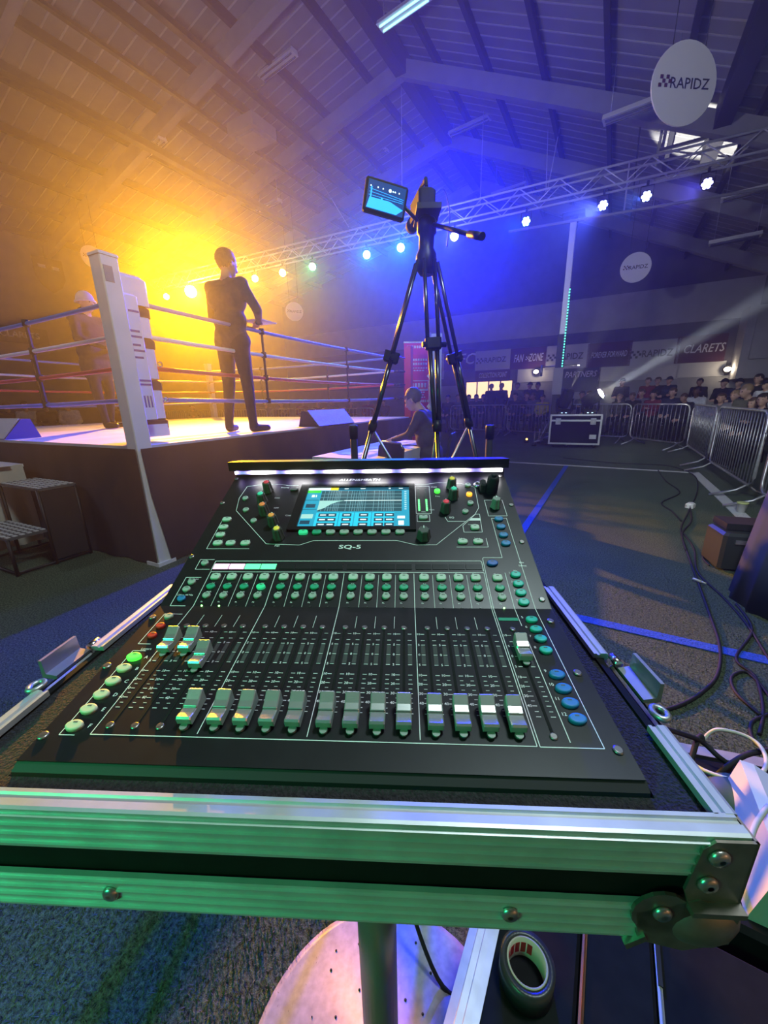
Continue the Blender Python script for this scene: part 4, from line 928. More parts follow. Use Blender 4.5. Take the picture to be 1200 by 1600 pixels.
for px, Y, lb in ((552, 2.6, 'slim black queue post left of the tripod behind the desk'), (766, 2.6, 'slim black queue post right of the tripod behind the desk')):
    p = gy(px, 664, Y)
    t = thing('queue_post', lb, 'post', Vector((p.x, p.y, 0)), 0, 'queue posts')
    MB().lathe([(.17, 0), (.17, .015), (.06, .03), (.026, .05)], 24).build('base', MATTE, t)
    MB().lathe([(.024, .03), (.024, p.z - .08)], 16).build('pole', MATTE, t)
    MB().lathe([(.028, p.z - .09), (.03, p.z - .01), (.025, p.z)], 16).build('belt_head', BLACK, t)
# pink roller banner by the far right ring corner
bp = gy(652, 600, 8.6)
rb_ = thing('roller_banner', 'tall pink roller banner with white print beyond the ring corner', 'banner', Vector((bp.x, bp.y, 0)), math.radians(4))
PINK = mat('banner_pink', (.72, .03, .16), .6)
MB().box((0, 0, .05), (.62, .22, .10)).build('cassette', ALU, rb_)
MB().box((0, 0, 1.28), (.56, .012, 2.36)).build('print_sheet', PINK, rb_)
MB().rod((0, .05, .1), (0, .05, 2.46), .01).build('support_pole', STEEL, rb_)
MB().box((0, 0, 2.47), (.58, .03, .03)).build('top_rail', STEEL, rb_)
Mb = lambda z: T((0, -.012, z)) @ R_(math.pi / 2, 4, 'X')
tl = MB()
for z, wd, h in ((2.13, .42, .045), (2.05, .42, .045), (1.97, .44, .022), (1.92, .30, .022), (1.48, .34, .026), (1.43, .30, .022), (1.38, .36, .022), (1.30, .5, .05), (2.38, .46, .05)):
    n = int(wd / .05)
    for i in range(n): tl.box((-wd / 2 + wd * (i + .5) / n, -.009, z), (wd / n * .7, .004, h))
for k in range(6): tl.box((-.17 + .068 * k, -.009, 1.625), (.045, .004, .09))
tl.box((0, -.009, 1.715), (.46, .004, .015)).box((0, -.009, 1.53), (.46, .004, .04))
for s_ in (-.23, .23): tl.box((s_, -.009, 1.62), (.012, .004, .2))
tl.build('small_print', BTXT, rb_)['kind'] = 'stuff'
wp = gy(681, 600, 7.6)
t = thing('feather_flag', 'narrow pale blue banner standing right of the pink banner', 'banner', Vector((wp.x, wp.y, 0)), math.radians(-10))
MB().rod((-.12, 0, 0), (-.12, 0, 2.5), .012).box((-.06, 0, .02), (.4, .3, .03)).build('pole', STEEL, t)
MB().box((0, 0, 1.75), (.20, .010, 1.45)).build('sheet', mat('flag_pale', (.40, .55, .65), .6), t)
for z in (1.2, 1.75, 2.3): MB().prism([(-.12, -.008, z - .06), (-.17, -.008, z), (-.12, -.008, z + .06), (-.10, -.008, z)], (0, -.004, 0)).build('white_diamond', BTXT, t)

# ------------------------------------------------------------------ turf clutter on the right
CABM = mat('black_cable', (.010, .010, .011), .75)
def floor_cable(pts, r, label, z=None, m=CABM):
    P = smoothpts([gz(x, y, 0) + Vector((0, 0, r if z is None else z)) for x, y in pts], 8)
    tag(MB().tube(P, r, 8).build('cable', m), label, 'cable', 'cables on the turf')
floor_cable([(880, 716), (960, 724), (1040, 728), (1082, 742), (1090, 765), (1076, 800), (1064, 828), (1075, 868), (1092, 915), (1108, 960), (1124, 1010), (1121, 1055), (1095, 1085), (1060, 1105), (1020, 1116)], .008, 'long black cable curving over the turf to the desk')
floor_cable([(1028, 735), (1040, 752), (1062, 770), (1034, 786), (1050, 800), (1064, 815)], .008, 'thin zigzag black cable near the barriers')
floor_cable([(1064, 830), (1084, 858), (1090, 895), (1130, 935), (1165, 975), (1200, 1030), (1230, 1080)], .007, 'black cable running to the right edge past the drape')
floor_cable([(1078, 796), (1080, 815), (1066, 835), (1072, 862)], .009, 'short black cable below the white plug')
floor_cable([(1150, 945), (1175, 985), (1150, 1030), (1180, 1060), (1192, 1110), (1186, 1150)], .007, 'black cable winding down near the right edge')
floor_cable([(1188, 1120), (1150, 1085), (1143, 1060), (1165, 1052), (1190, 1075), (1210, 1110), (1175, 1130), (1178, 1160), (1215, 1180)], .007, 'coiled black cable loop by the white cable')
floor_cable([(1108, 885), (1098, 870), (1115, 852), (1135, 850)], .006, 'thin cable looping into the small black box')
o = thing('mains_plug', 'white mains plug lying on the cables by the barriers', 'plug', gz(1078, 793), .6)
MB().bbox((0, 0, .03), (.11, .08, .06), .015).build('body', WHITE, o); MB().rod((.05, 0, .03), (.12, .02, .03), .012).build('sleeve', WHITE, o)
for s_ in (-.02, .02): MB().box((-.06, s_, .03), (.03, .006, .012)).build('pin', CHROME, o)
tag(MB().rod((0, 0, .02), (.05, -.015, .02), .009).rod((.05, -.015, .02), (.08, -.024, .02), .006).build('white_connector', WHITE, None, gz(1082, 908), (0, 0, -.9)), 'small white cable joint on the long black cable', 'connector')
bx = gz(1150, 893)
t = thing('stage_box', 'small black box with cables standing on the turf before the drape', 'box', bx + Vector((.12, .1, 0)), HROT + .2)
MB().bbox((0, 0, .16), (.42, .30, .28), .02).build('body', mat('box_black', (.03, .035, .035), .5), t)
MB().box((.03, .05, .33), (.40, .22, .05)).build('lid', MATTE, t)
MB().box((-.08, -.155, .24), (.12, .012, .03)).build('plug_panel', STEEL, t)
# dark blue draped stand at the right edge
dp = gz(1160, 955)
t = thing('draped_table', 'tall dark blue draped stand cut by the right edge', 'drape', dp + Vector((.42, -.02, 0)), -.35)
rows = [[(.36 * math.cos(2 * math.pi * i / 40) * k + .02 * kk * math.sin(i * 2.2), .36 * math.sin(2 * math.pi * i / 40) * k + .02 * kk * math.cos(i * 1.9), z) for i in range(40)] for z, k, kk in ((0.0, 1.08, 1), (.35, 1.0, .8), (.7, .92, .4), (.80, .90, 0))]
MB().loft(rows, smooth=True).build('drape', mat('drape_blue', (.035, .05, .12), .85), t)
# white bucket
t = thing('paper_cup', 'white cup standing at the foot of the large side barrier', 'cup', gz(1157, 801))
MB().lathe([(.036, 0), (.05, .11), (.052, .11), (.052, .12), (.046, .12), (.042, .03)], 20).build('cup', WHITE, t); MB().lathe([(.054, .108), (.054, .124)], 20).build('rim', mat('cup_rim', (.5, .55, .2), .5), t)
tag(MB().box((0, 0, .02), (.30, .05, .03)).build('red_strap', mat('strap_red', (.35, .05, .04), .7), None, gz(1172, 828), (0, 0, .9)), 'red strap lying on the white line by the drape', 'strap')

# ------------------------------------------------------------------ the mixing desk
OX, OY, OZ, DYAW = -.2113, .2369, 1.0679, -.0568       # front left fader screw in the place
T1, T2, V0 = math.radians(7.62), math.radians(23.5), .145
A0, GB = .0196, .0036
ZB = .990                                              # underside of the desk
desk = thing('mixing_console', 'black digital mixing desk with faders and lit touchscreen in an open flight case', 'mixing desk', (OX, OY, ZB), DYAW)
ZO = OZ - ZB
def P1(u, v, h=0): return Vector((u, v * math.cos(T1) - h * math.sin(T1), ZO + v * math.sin(T1) + h * math.cos(T1)))
KB = P1(0, V0)
def P2(u, v, h=0): return Vector((u, KB.y + v * math.cos(T2) - h * math.sin(T2), KB.z + v * math.sin(T2) + h * math.cos(T2)))
def M1(u, v, h=0): return T(P1(u, v, h)) @ R_(T1, 4, 'X')
def M2(u, v, h=0): return T(P2(u, v, h)) @ R_(T2, 4, 'X')
def fu(i): return A0 * i + (i // 4) * GB
PANEL = mat('desk_panel', (.012, .012, .014), .36, var=.15, vscale=60, spec=.45)
BODYM = mat('desk_body', (.016, .016, .018), .5)
U0, U1 = -.0490, .3785
f0 = P1(0, -.031); kk = P1(0, V0); tt = P2(0, .262)
side = [(f0.y - .001, .012), (f0.y - .0025, f0.z - .014), (f0.y - .0015, f0.z - .005), (f0.y + .004, f0.z - .0012), (kk.y, kk.z - .0012), (tt.y, tt.z - .0012), (tt.y + .012, tt.z), (tt.y + .05, tt.z - .05), (tt.y + .05, 0.0), (.02, 0.0)]
MB().prism([(U0, y, z) for y, z in side], (U1 - U0, 0, 0)).build('chassis', BODYM, desk)
MB().prism([P1(U0 + .001, -.028, 0), P1(U0 + .001, V0, 0), P1(U0 + .001, V0, -.001), P1(U0 + .001, -.028, -.001)], (U1 - U0 - .002, 0, 0)).build('fader_panel', PANEL, desk)
MB().prism([P2(U0 + .001, 0, 0), P2(U0 + .001, .26, 0), P2(U0 + .001, .26, -.001), P2(U0 + .001, 0, -.001)], (U1 - U0 - .002, 0, 0)).build('control_panel', PANEL, desk)
# visor with LED strip along the top
vy = tt.y; vz = tt.z - .0075
MB().prism([(U0 - .003, vy + .004, vz - .004), (U0 - .003, vy + .004, vz + .010), (U0 - .003, vy - .022, vz + .016), (U0 - .003, vy - .024, vz + .030), (U0 - .003, vy + .016, vz + .0272), (U0 - .003, vy + .026, vz - .01)], (U1 - U0 + .006, 0, 0)).build('light_visor', mat('visor_black', (.010, .010, .012), .30), desk)
def led_bar_mat():
    m = bpy.data.materials.new('visor_led'); m.use_nodes = True; nt = m.node_tree; b = nt.nodes['Principled BSDF']
    tc = nt.nodes.new('ShaderNodeTexCoord'); sx = nt.nodes.new('ShaderNodeSeparateXYZ'); nt.links.new(tc.outputs['Object'], sx.inputs[0])
    mu = nt.nodes.new('ShaderNodeMath'); mu.operation = 'MULTIPLY'; mu.inputs[1].default_value = 2 * math.pi / .0605; nt.links.new(sx.outputs[0], mu.inputs[0])
    co = nt.nodes.new('ShaderNodeMath'); co.operation = 'COSINE'; nt.links.new(mu.outputs[0], co.inputs[0])
    cr = nt.nodes.new('ShaderNodeValToRGB'); e = cr.color_ramp.elements; e[0].color = (.30, .16, .85, 1); e[1].color = (1, .97, 1, 1); e[0].position = .1; e[1].position = .6
    mr = nt.nodes.new('ShaderNodeMapRange'); mr.inputs[1].default_value = -1; nt.links.new(co.outputs[0], mr.inputs[0]); nt.links.new(mr.outputs[0], cr.inputs[0])
    m2 = nt.nodes.new('ShaderNodeMapRange'); m2.inputs[1].default_value = -1; m2.inputs[3].default_value = .8; m2.inputs[4].default_value = 16.0; nt.links.new(co.outputs[0], m2.inputs[0])
    nt.links.new(cr.outputs[0], b.inputs['Emission Color']); nt.links.new(m2.outputs[0], b.inputs['Emission Strength']); return m
MB().prism([(U0 + .006, vy - .0225, vz + .0105), (U0 + .006, vy - .0235, vz + .0152), (U0 + .006, vy - .016, vz + .0146), (U0 + .006, vy - .012, vz + .0100)], (U1 - U0 - .012, 0, 0)).build('led_strip', led_bar_mat(), desk)
# printed outlines and scales
pr = MB(); prl = MB(); GRID = mat('scale_band', (.045, .05, .05), .7); 
def line(pl, u0, v0, u1, v1, wd=.0006, mb=pr, mi=0):
    d = Vector((u1 - u0, v1 - v0, 0)); q = Vector((-d.y, d.x, 0)).normalized() * wd / 2 if d.length else Vector((0, 0, 0))
    mb.prism([pl(u0 - q.x, v0 - q.y, .0001), pl(u1 - q.x, v1 - q.y, .0001), pl(u1 + q.x, v1 + q.y, .0001), pl(u0 + q.x, v0 + q.y, .0001)], (0, 0, .00012), mi)
def poly(pl, pts, **kw):
    for a_, b_ in zip(pts, pts[1:]): line(pl, *a_, *b_, **kw)
poly(P1, [(-.0100, V0), (-.0100, -.0075), (.3155, -.0075), (.3155, V0)]); poly(P2, [(-.0100, 0), (-.0100, .0500), (.3155, .0500), (.3155, 0)])
poly(P1, [(.3175, V0), (.3175, -.0078), (.3610, -.0078), (.3610, V0)]); poly(P2, [(.3610, 0), (.3610, .147), (.341, .147), (.341, .074), (.3185, .074), (.3175, .072), (.3175, 0)])
for g in (1, 2, 3):
    u = fu(4 * g) - (A0 + GB) / 2; line(P1, u, -.005, u, V0); line(P2, u, 0, u, .048)
poly(P2, [(-.0105, .052), (-.0105, .0675), (.314, .0685), (.3155, .067), (.3155, .052)])
line(P1, .3395, -.004, .3395, .106); line(P1, .3395, .118, .3395, V0); line(P2, .3395, 0, .3395, .05)
poly(P1, [(-.0215, -.0085), (-.0335, -.0085), (-.0335, .077), (-.021, .077)]); poly(P1, [(-.022, .086), (-.0345, .086), (-.0345, .131), (-.015, .131)])
poly(P2, [(-.019, .0), (-.0365, .0), (-.0365, .041), (-.018, .041)]); poly(P2, [(-.013, .054), (-.031, .054), (-.031, .070), (-.013, .070)])
poly(P2, [(-.021, .226), (-.024, .196), (-.0185, .1665), (.0447, .098), (.0889, .0958), (.1057, .104), (.2137, .104), (.2381, .0958), (.2638, .0962), (.3205, .156), (.3275, .170), (.329, .2187), (.310, .228), (.275, .2315), (.255, .227), (.24, .2275)])
poly(P2, [(.06, .2275), (.045, .227), (.03, .231), (-.005, .229), (-.021, .226)])
poly(P2, [(-.031, .152), (-.031, .089), (.025, .089)]); poly(P2, [(.240, .2225), (.261, .2225), (.261, .158), (.240, .158), (.240, .2225)]); poly(P2, [(.241, .155), (.258, .155), (.258, .141), (.241, .141), (.241, .155)])
poly(P2, [(.301, .1195), (.3245, .1195), (.3265, .156), (.321, .156), (.301, .132), (.301, .1195)]); poly(P2, [(.2885, .092), (.3275, .092), (.3275, .108)]); poly(P2, [(.338, .187), (.338, .152), (.363, .152), (.363, .187), (.338, .187)])
pr.prism([P2(.3095, .1425, .0001), P2(.3255, .1425, .0001), P2(.3257, .1475, .0001), P2(.3135, .1475, .0001)], (0, 0, .00012))
poly(P2, [(.279, .150), (.282, .141), (.305, .141)])
TV = (.1040, .0955, .0895, .0770, .0650, .0535, .0440, .0345, .0255, .0160); TL = ('10', None, '5', '0', '5', '10', '20', '30', '40', None)
def scale_at(u):
    for v, s in zip(TV, TL):
        line(P1, u - .0072, v, u - .0036, v, .0005); line(P1, u + .0036, v, u + .0072, v, .0005)
        if s: add_text(pr, s, .0036, M1(u - .0093, v, .0002), 0, bold=.01)
    for v in (.0485, .0390, .0300, .0205): line(P1, u - .0068, v, u - .004, v, .0004); line(P1, u + .004, v, u + .0068, v, .0004)
    for v0, v1 in ((.0655, .0760), (.0780, .0885)):
        for s_ in (-1, 1):
            prl.prism([P1(u + s_ * .0036, v0, .0001), P1(u + s_ * .0074, v0, .0001), P1(u + s_ * .0074, v1, .0001), P1(u + s_ * .0036, v1, .0001)], (0, 0, .0001))
MASTER = .3293
SLOTS = [fu(i) for i in range(16)] + [MASTER]
for i, u in enumerate(SLOTS):
    scale_at(u)
    add_text(pr, 'Mute', .0030, M2(u, .0476, .0002)); add_text(pr, 'Sel', .0028, M2(u, .0325, .0002)); add_text(pr, 'PAFL', .0028, M2(u, .0198, .0002)); add_text(pr, 'Pk', .0026, M2(u - .003, .0058, .0002))
    if i < 16 and i % 4 != 3: line(P2, u + A0 / 2, -.0, u + A0 / 2, .046, .0004); line(P1, u + A0 / 2, .112, u + A0 / 2, .130, .0004)
for i, (s, v) in enumerate(zip('ABCDEF', (.0680, .0543, .0401, .0264, .0124, -.0020))): add_text(pr, s, .0048, M1(-.0155, v + .001, .0002), bold=.01)
add_text(pr, 'Layers', .004, M1(-.022, .0795, .0002)); add_text(pr, 'Flip Fader', .0032, M2(-.026, .0385, .0002)); add_text(pr, 'CH to All Mix', .0032, M2(-.026, .0150, .0002))
for i, v in enumerate((.1257, .1115, .0983, .0835, .0556, .0413, .0275, .0137)): add_text(pr, str(i + 5), .0042, M1(.3435, v + .005, .0002), bold=.01)
for i, v in enumerate((.046, .0328, .0203, .0075)): add_text(pr, str(i + 1), .0036, M2(.3445, v + .004, .0002))
add_text(pr, 'Mix', .0038, M2(.362, .066, .0002), bold=.01); add_text(pr, 'Select', .0038, M2(.362, .061, .0002), bold=.01); add_text(pr, 'Mix', .003, M2(.352, .0530, .0002))
for s, u, v, z in (('Preamp', .040, .222, .0042), ('Gate', .034, .196, .0042), ('HPF', .039, .172, .0042), ('Comp', .062, .155, .0046), ('Pan', .060, .0945, .0046), ('Width', .268, .220, .0036), ('Freq', .272, .197, .0036), ('Gain', .262, .166, .0036), ('EQ', .288, .149, .0050), ('Copy Mix', .314, .1345, .003), ('PAFL', .2505, .1615, .003), ('Soft 5', .2965, .1075, .003), ('Soft 6', .3162, .1075, .003)): add_text(pr, s, z, M2(u, v, .0002))
for i, s in enumerate(('Processing', 'Routing', 'Output', 'FX', 'Scenes', 'Setup', 'Utility', 'Home')): add_text(pr, s, .0032, M2(.0894 + .01838 * i, .1252, .0002))
for u, v, s in ((-.0241, .1518, '1'), (-.0228, .1358, '2'), (-.0215, .1204, '3'), (-.019, .1046, '4'), (-.0019, .1046, 'Soft 7'), (.0177, .1046, 'Soft 8')): add_text(pr, ('Soft ' + s) if len(s) == 1 else s, .0028, M2(u, v, .0002))
add_text(pr, 'ALLEN&HEATH', .0082, M2(.1535, .2405, .0003), bold=.004, shear=.2, sx=1.15)
add_text(pr, 'SQ-5', .0095, M2(.1545, .0920, .0003), bold=.02, sx=1.45)
prp = pr.build('printed_legend', PRINT, desk, fix=False); prp['kind'] = 'stuff'
prl.build('printed_scale_band', GRID, desk)['kind'] = 'stuff'
MB().prism([P1(.3190, .1255, .0001), P1(.3385, .1255, .0001), P1(.3385, .1300, .0001), P1(.3190, .1300, .0001)], (0, 0, .0002)).build('master_strip', mat('strip_green', (.02, .32, .20), .5), desk)
# fader slots and screws
slot = MB().box((0, 0, .0002), (.0022, .1085, .0004)).mesh('fader_slot', mat('slot_black', (.001, .001, .001), .9))
screw = MB().lathe([(.0030, 0), (.0030, .0008), (.0022, .0013)], 12).box((0, 0, .0013), (.0028, .0006, .0002)).mesh('screw', mat('screw_steel', (.35, .34, .33), .35, .9))
for u in SLOTS:
    link('fader_slot', slot, desk, P1(u, .0560, 0), (T1, 0, 0))
    link('screw', screw, desk, P1(u, 0, .0001), (T1, 0, .4)); link('screw', screw, desk, P1(u, .1125, .0001), (T1, 0, 1.1))
for u, v in ((-.0445, -.0098), (-.0450, .0576), (-.0440, .125), (.3698, .125), (.3696, .0588), (.3694, -.0088)): link('screw', screw, desk, P1(u, v, .0001), (T1, 0, .7), (1.2,) * 3)
for u, v in ((-.0455, .2475), (-.0455, .1845), (.3720, .2468), (.3735, .1753), (.3705, .1007), (.371, .012), (-.0445, .075)): link('screw', screw, desk, P2(u, v, .0001), (T2, 0, .2), (1.1,) * 3)
# fader caps
capprof = [(-.0112, .0030), (-.0118, .0085), (-.0105, .0100), (-.0060, .0088), (-.0015, .0083), (-.0005, .0095), (.0040, .0108), (.0105, .0146), (.0115, .0142), (.0122, .0030)]
cm = MB()
for s0, s1 in ((-.0057, .0057),):
    ins = [(s0 + .0010, .0), (s0, .0010), (s1, .0010), (s1 - .0010, 0)]
    rings = [[(x, y * (1 if dz == 0 else .97), z - dz) for y, z in capprof] for x, dz in ((s0, .0008), (s0 + .0008, 0), (s1 - .0008, 0), (s1, .0008))]
    cm.loft(rings, smooth=False)
cm.box((0, 0, .0015), (.0018, .008, .004))
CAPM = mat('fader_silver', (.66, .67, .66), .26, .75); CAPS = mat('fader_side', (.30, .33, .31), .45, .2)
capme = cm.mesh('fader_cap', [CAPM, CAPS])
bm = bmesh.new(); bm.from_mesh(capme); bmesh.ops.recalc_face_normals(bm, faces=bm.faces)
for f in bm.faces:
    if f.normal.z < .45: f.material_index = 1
bm.to_mesh(capme); bm.free()
tabme = MB().lathe([(.0030, 0), (.0030, .0012)], 10).mesh('cap_tab', CAPS)
FP = [.0795, .0800, .0615] + [.0075] * 13 + [.0760]
for i, u in enumerate(SLOTS):
    c_ = link('fader_cap', capme, desk, P1(u, FP[i] + .004, .0005), (T1, 0, 0))
    link('cap_tab', tabme, c_, (0, -.0128, .0018))
    link('pointer_line', MB().box((0, -.0010, .0086), (.0112, .0007, .0006)).mesh('pointer_line', mat('pointer_dark', (.03, .03, .03), .5)) if i == 0 else bpy.data.meshes['pointer_line'], c_)
# buttons
BG = mat('button_grey', (.36, .42, .38), .5); BGR = mat('button_green', (.02, .36, .22), .45); BSEL = mat('button_green_lit', (.02, .5, .25), .45, emit=(.05, 1, .4), es=.35)
BBL = mat('button_blue', (.02, .20, .50), .45); BCY = mat('button_cyan', (.03, .50, .46), .45); BRED = mat('button_red', (.55, .02, .02), .45); BOR = mat('button_amber_lit', (.8, .35, .02), .45, emit=(1, .42, .03), es=1.4); BLG = mat('button_lime_lit', (.1, .7, .1), .45, emit=(.08, 1, .06), es=1.3); BIV = mat('button_ivory', (.62, .66, .46), .5); BLR = mat('button_deep_blue', (.01, .10, .45), .45); BMU = mat('button_pale', (.50, .60, .52), .5)
def btn_mesh(nm, rx, ry, h, sq=2.0, n=20):
    def ring(k, z):
        out = []
        for i in range(n):
            a_ = 2 * math.pi * i / n; c_, s_ = math.cos(a_), math.sin(a_); r = (abs(c_) ** sq + abs(s_) ** sq) ** (-1 / sq)
            out.append((rx * k * r * c_, ry * k * r * s_, z))
        return out
    mb = MB().loft([ring(1, 0), ring(1, h * .7), ring(.93, h * .95), ring(.75, h)], smooth=True)
    return mb
def button(nm, mb, m, pl, u, v, tl, slit=True):
    key = nm + m.name
    me = bpy.data.meshes.get(key) or mb.mesh(key, m)
    o = link(nm, me, desk, pl(u, v, 0), (tl, 0, 0))
    if slit:
        sk = 'slit'; sme = bpy.data.meshes.get(sk) or MB().box((0, 0, 0), (.0032, .0010, .0004)).mesh(sk, mat('button_slit', (.10, .12, .11), .5))
        link('indicator', sme, o, (0, mb.v[0][0] * .0 + .0018, BH + .0000))
    return o
BH = .0034
b_round = btn_mesh('r', .0046, .0040, BH); b_mute = btn_mesh('m', .0056, .0044, BH, 4.5); b_sel = btn_mesh('s', .0052, .0038, BH); b_big = btn_mesh('b', .0066, .0044, BH); b_mix = btn_mesh('x', .0058, .0042, BH, 2.2); b_key = btn_mesh('k', .0062, .0040, BH, 3.5); b_small = btn_mesh('q', .0044, .0044, BH)
pk = MB().lathe([(.0010, 0), (.0008, .0008)], 8)
PKL = mat('peak_led_lit', (.2, 1, .3), .4, emit=(.25, 1, .2), es=9); PKD = mat('peak_led_dark', (.05, .05, .05), .3)
for i, u in enumerate(SLOTS):
    button('mute_button', b_mute, BMU, P2, u, .0412, T2); button('select_button', b_sel, BSEL if i == 3 else BGR, P2, u, .0265, T2); button('listen_button', b_round, BG, P2, u, .0138, T2)
    button('peak_led', pk, PKL if i in (0, 1, 16) else PKD, P2, u - .0006, .0005, T2, False)
for i, v in enumerate((.0680, .0543, .0401, .0264, .0124, -.0020)): button('layer_button', b_big, BLG if i == 0 else BIV, P1, -.0262, v, T1)
for v, m_ in ((.1252, BG), (.1101, BRED), (.0960, BRED)): button('safe_button', b_round, m_, P1, -.0262, v, T1)
for i, v in enumerate((.1257, .1115, .0983, .0835, .0556, .0413, .0275, .0137)): button('mix_button', b_mix if i < 4 else b_big, BCY if i < 4 else BBL, P1, .3513, v, T1)
for v in (.046, .0328, .0203, .0075): button('mix_button', b_mix, BCY, P2, .3507, v, T2)
for v in (.1438, .1283, .1124, .0972): button('soft_key', b_mix, BBL, P2, .3500, v, T2)
button('main_mix_button', b_big, BLR, P2, .3274, .0637, T2)
for u, v, m_ in ((-.0219, .0630, BG), (-.0255, .0330, BG), (-.0270, .0222, BG), (-.0270, .0090, BBL)): button('mode_button', b_round, m_, P2, u, v, T2)
for i in range(8): button('screen_key', b_key, BSEL if i == 0 else (BGR if i == 1 else BG), P2, .0892 + .01838 * i, .1187, T2)
for u, v in ((-.0241, .1453), (-.0228, .1292), (-.0215, .1138), (-.019, .098), (-.0019, .098), (.0177, .098), (.2971, .1006), (.3163, .1006)): button('soft_key', b_key, BMU, P2, u, v, T2)
for u, v, m_ in ((-.0132, .1935, BG), (-.0035, .1663, BG), (.0151, .1424, BG), (.2722, .2081, BLG), (.3191, .2221, BG), (.3181, .1997, BOR), (.3171, .1787, BG), (.3077, .1602, BG)): button('round_button', b_small, m_, P2, u, v, T2)
button('copy_button', b_mute, BMU, P2, .3161, .1272, T2); button('listen_clear_button', b_key, BG, P2, .2495, .1478, T2); button('talkback_button', b_key, mat('button_dark', (.05, .05, .06), .4), P2, .0557, .2153, T2)
# knobs
def knob(u, v, m_, cap_m, r=.0066, h=.0175):
    n = 24
    def ring(k, z): return [((r * k + (.0005 if i % 4 < 2 else -.0004)) * math.cos(2 * math.pi * i / n), (r * k + (.0005 if i % 4 < 2 else -.0004)) * math.sin(2 * math.pi * i / n), z) for i in range(n)]
    o = MB().loft([ring(1.12, .001), ring(1.1, .003), ring(1, .006), ring(.86, h * .94), ring(.74, h)]).build('knob', m_, desk, P2(u, v, 0), (T2, 0, 0))
    if cap_m: MB().lathe([(r * .62, h), (r * .55, h + .0010), (r * .2, h + .0012)], 16).build('knob_cap', cap_m, o)
    MB().box((0, r * .5, h + .0004), (.0010, r * .6, .0008)).build('knob_pointer', PRINT, o)
KM = mat('knob_grey', (.06, .07, .065), .45)
KC = [mat('kc_red', (.7, .05, .08), .4, emit=(1, .06, .1), es=.25), mat('kc_green', (.05, .6, .4), .4, emit=(.05, 1, .6), es=.2), mat('kc_orange', (.75, .22, .06), .4, emit=(1, .25, .06), es=.25), mat('kc_amber', (.75, .3, .06), .4, emit=(1, .35, .06), es=.25), mat('kc_yellow', (.75, .6, .06), .4, emit=(1, .8, .1), es=.25)]
for (u, v), c_ in zip(((.0167, .2125), (.0159, .1840), (.0258, .1590), (.0449, .1356), (.0592, .1090)), KC): knob(u, v, KM, c_)
for (u, v), c_ in zip(((.2939, .2175), (.2942, .1923), (.2805, .1625)), (KC[4], KC[1], KC[0])): knob(u, v, KM, c_)
knob(.2482, .1090, KM, None, .0080, .015); knob(.3504, .1710, mat('knob_pale', (.25, .27, .26), .4), None, .0062, .016)
pl_ = MB().lathe([(.0085, 0), (.0085, .020), (.0075, .026), (.0055, .0275)], 20).lathe([(.004, .0275), (.0035, .031)], 12).build('headphone_plug', MATTE, desk, P2(.3515, .2080, 0), (T2, 0, 0))
MB().lathe([(.0062, 0), (.0062, .004), (.0042, .0042), (.0042, .001)], 16).build('jack_socket', CHROME, desk, P2(.3335, .222, 0), (T2, 0, 0)); MB().bbox((0, 0, .007), (.009, .016, .014), .002).build('usb_stick', MATTE, desk, P2(.3395, .2135, 0), (T2, 0, 0))
# touchscreen
def quad2(mb, u0, v0, u1, v1, h, th=.0002, mi=0): mb.prism([P2(u0, v0, h), P2(u1, v0, h), P2(u1, v1, h), P2(u0, v1, h)], tuple(P2(0, 0, th) - P2(0, 0, 0)), mi)
ts = MB()
for q in ((.066, .119 + .003, .239, .1285), (.066, .2195, .239, .230), (.066, .1285, .0785, .2195), (.2305, .1285, .239, .2195)): quad2(ts, *q, 0, .0035)
tsb = ts.build('touchscreen', mat('screen_bezel', (.012, .012, .013), .2), desk)
SCR = {k: mat('scr_' + k, (.01, .01, .012), .3, emit=c_, es=e_ * 1.35) for k, c_, e_ in (('back', (.02, .42, .62), .75), ('graph', (.03, .12, .15), .6), ('grid', (.25, .55, .62), .75), ('shade', (.40, .80, .72), .8), ('tile', (.02, .62, .85), .9), ('dark', (.02, .10, .17), .5), ('white', (.8, 1, 1), .9), ('green', (.05, .8, .05), .8), ('yellow', (.9, .8, .05), .9), ('head', (.02, .16, .26), .5), ('line', (.75, 1, .95), 1.0))}
D0u, D0v, DW, DH = .0785, .1285, .152, .091
def scr(nm, key, rects, h):
    mb = MB()
    for x0, y0, x1, y1 in rects: quad2(mb, D0u + x0 * DW, D0v + y0 * DH, D0u + x1 * DW, D0v + y1 * DH, h)
    o = mb.build(nm, SCR[key], tsb)
    if len(rects) > 1: o['kind'] = 'stuff'
scr('display', 'back', [(0, 0, 1, 1)], .0004); scr('header_bar', 'head', [(.30, .93, 1, 1)], .0006); scr('channel_name', 'white', [(.0, .93, .22, 1)], .0006); scr('channel_flag', 'yellow', [(.22, .93, .30, 1)], .0006); scr('channel_tab', 'green', [(0, .86, .13, .93)], .0006)
scr('graph', 'graph', [(.14, .38, .93, .91)], .0006)
scr('graph_grid', 'grid', [(.14 + .79 * x, .38, .14 + .79 * x + .003, .91) for x in (.04, .09, .12, .15, .18, .20, .22, .24, .33, .38, .41, .44, .47, .49, .51, .53, .56, .66, .72, .76, .79, .82, .84, .86, .88, .90)] + [(.14, y, .93, y + .005) for y in (.46, .55, .64, .73, .82)], .0008)
cv = MB(); pts = [(.14, .40), (.20, .46), (.26, .56), (.32, .62), (.38, .645), (.14, .645)]
cv.prism([P2(D0u + x * DW, D0v + y * DH, .0009) for x, y in pts], tuple(P2(0, 0, .0002) - P2(0, 0, 0))); cv.build('curve_fill', SCR['shade'], tsb)
scr('curve_line', 'line', [(.38, .638, .93, .65)], .0010)
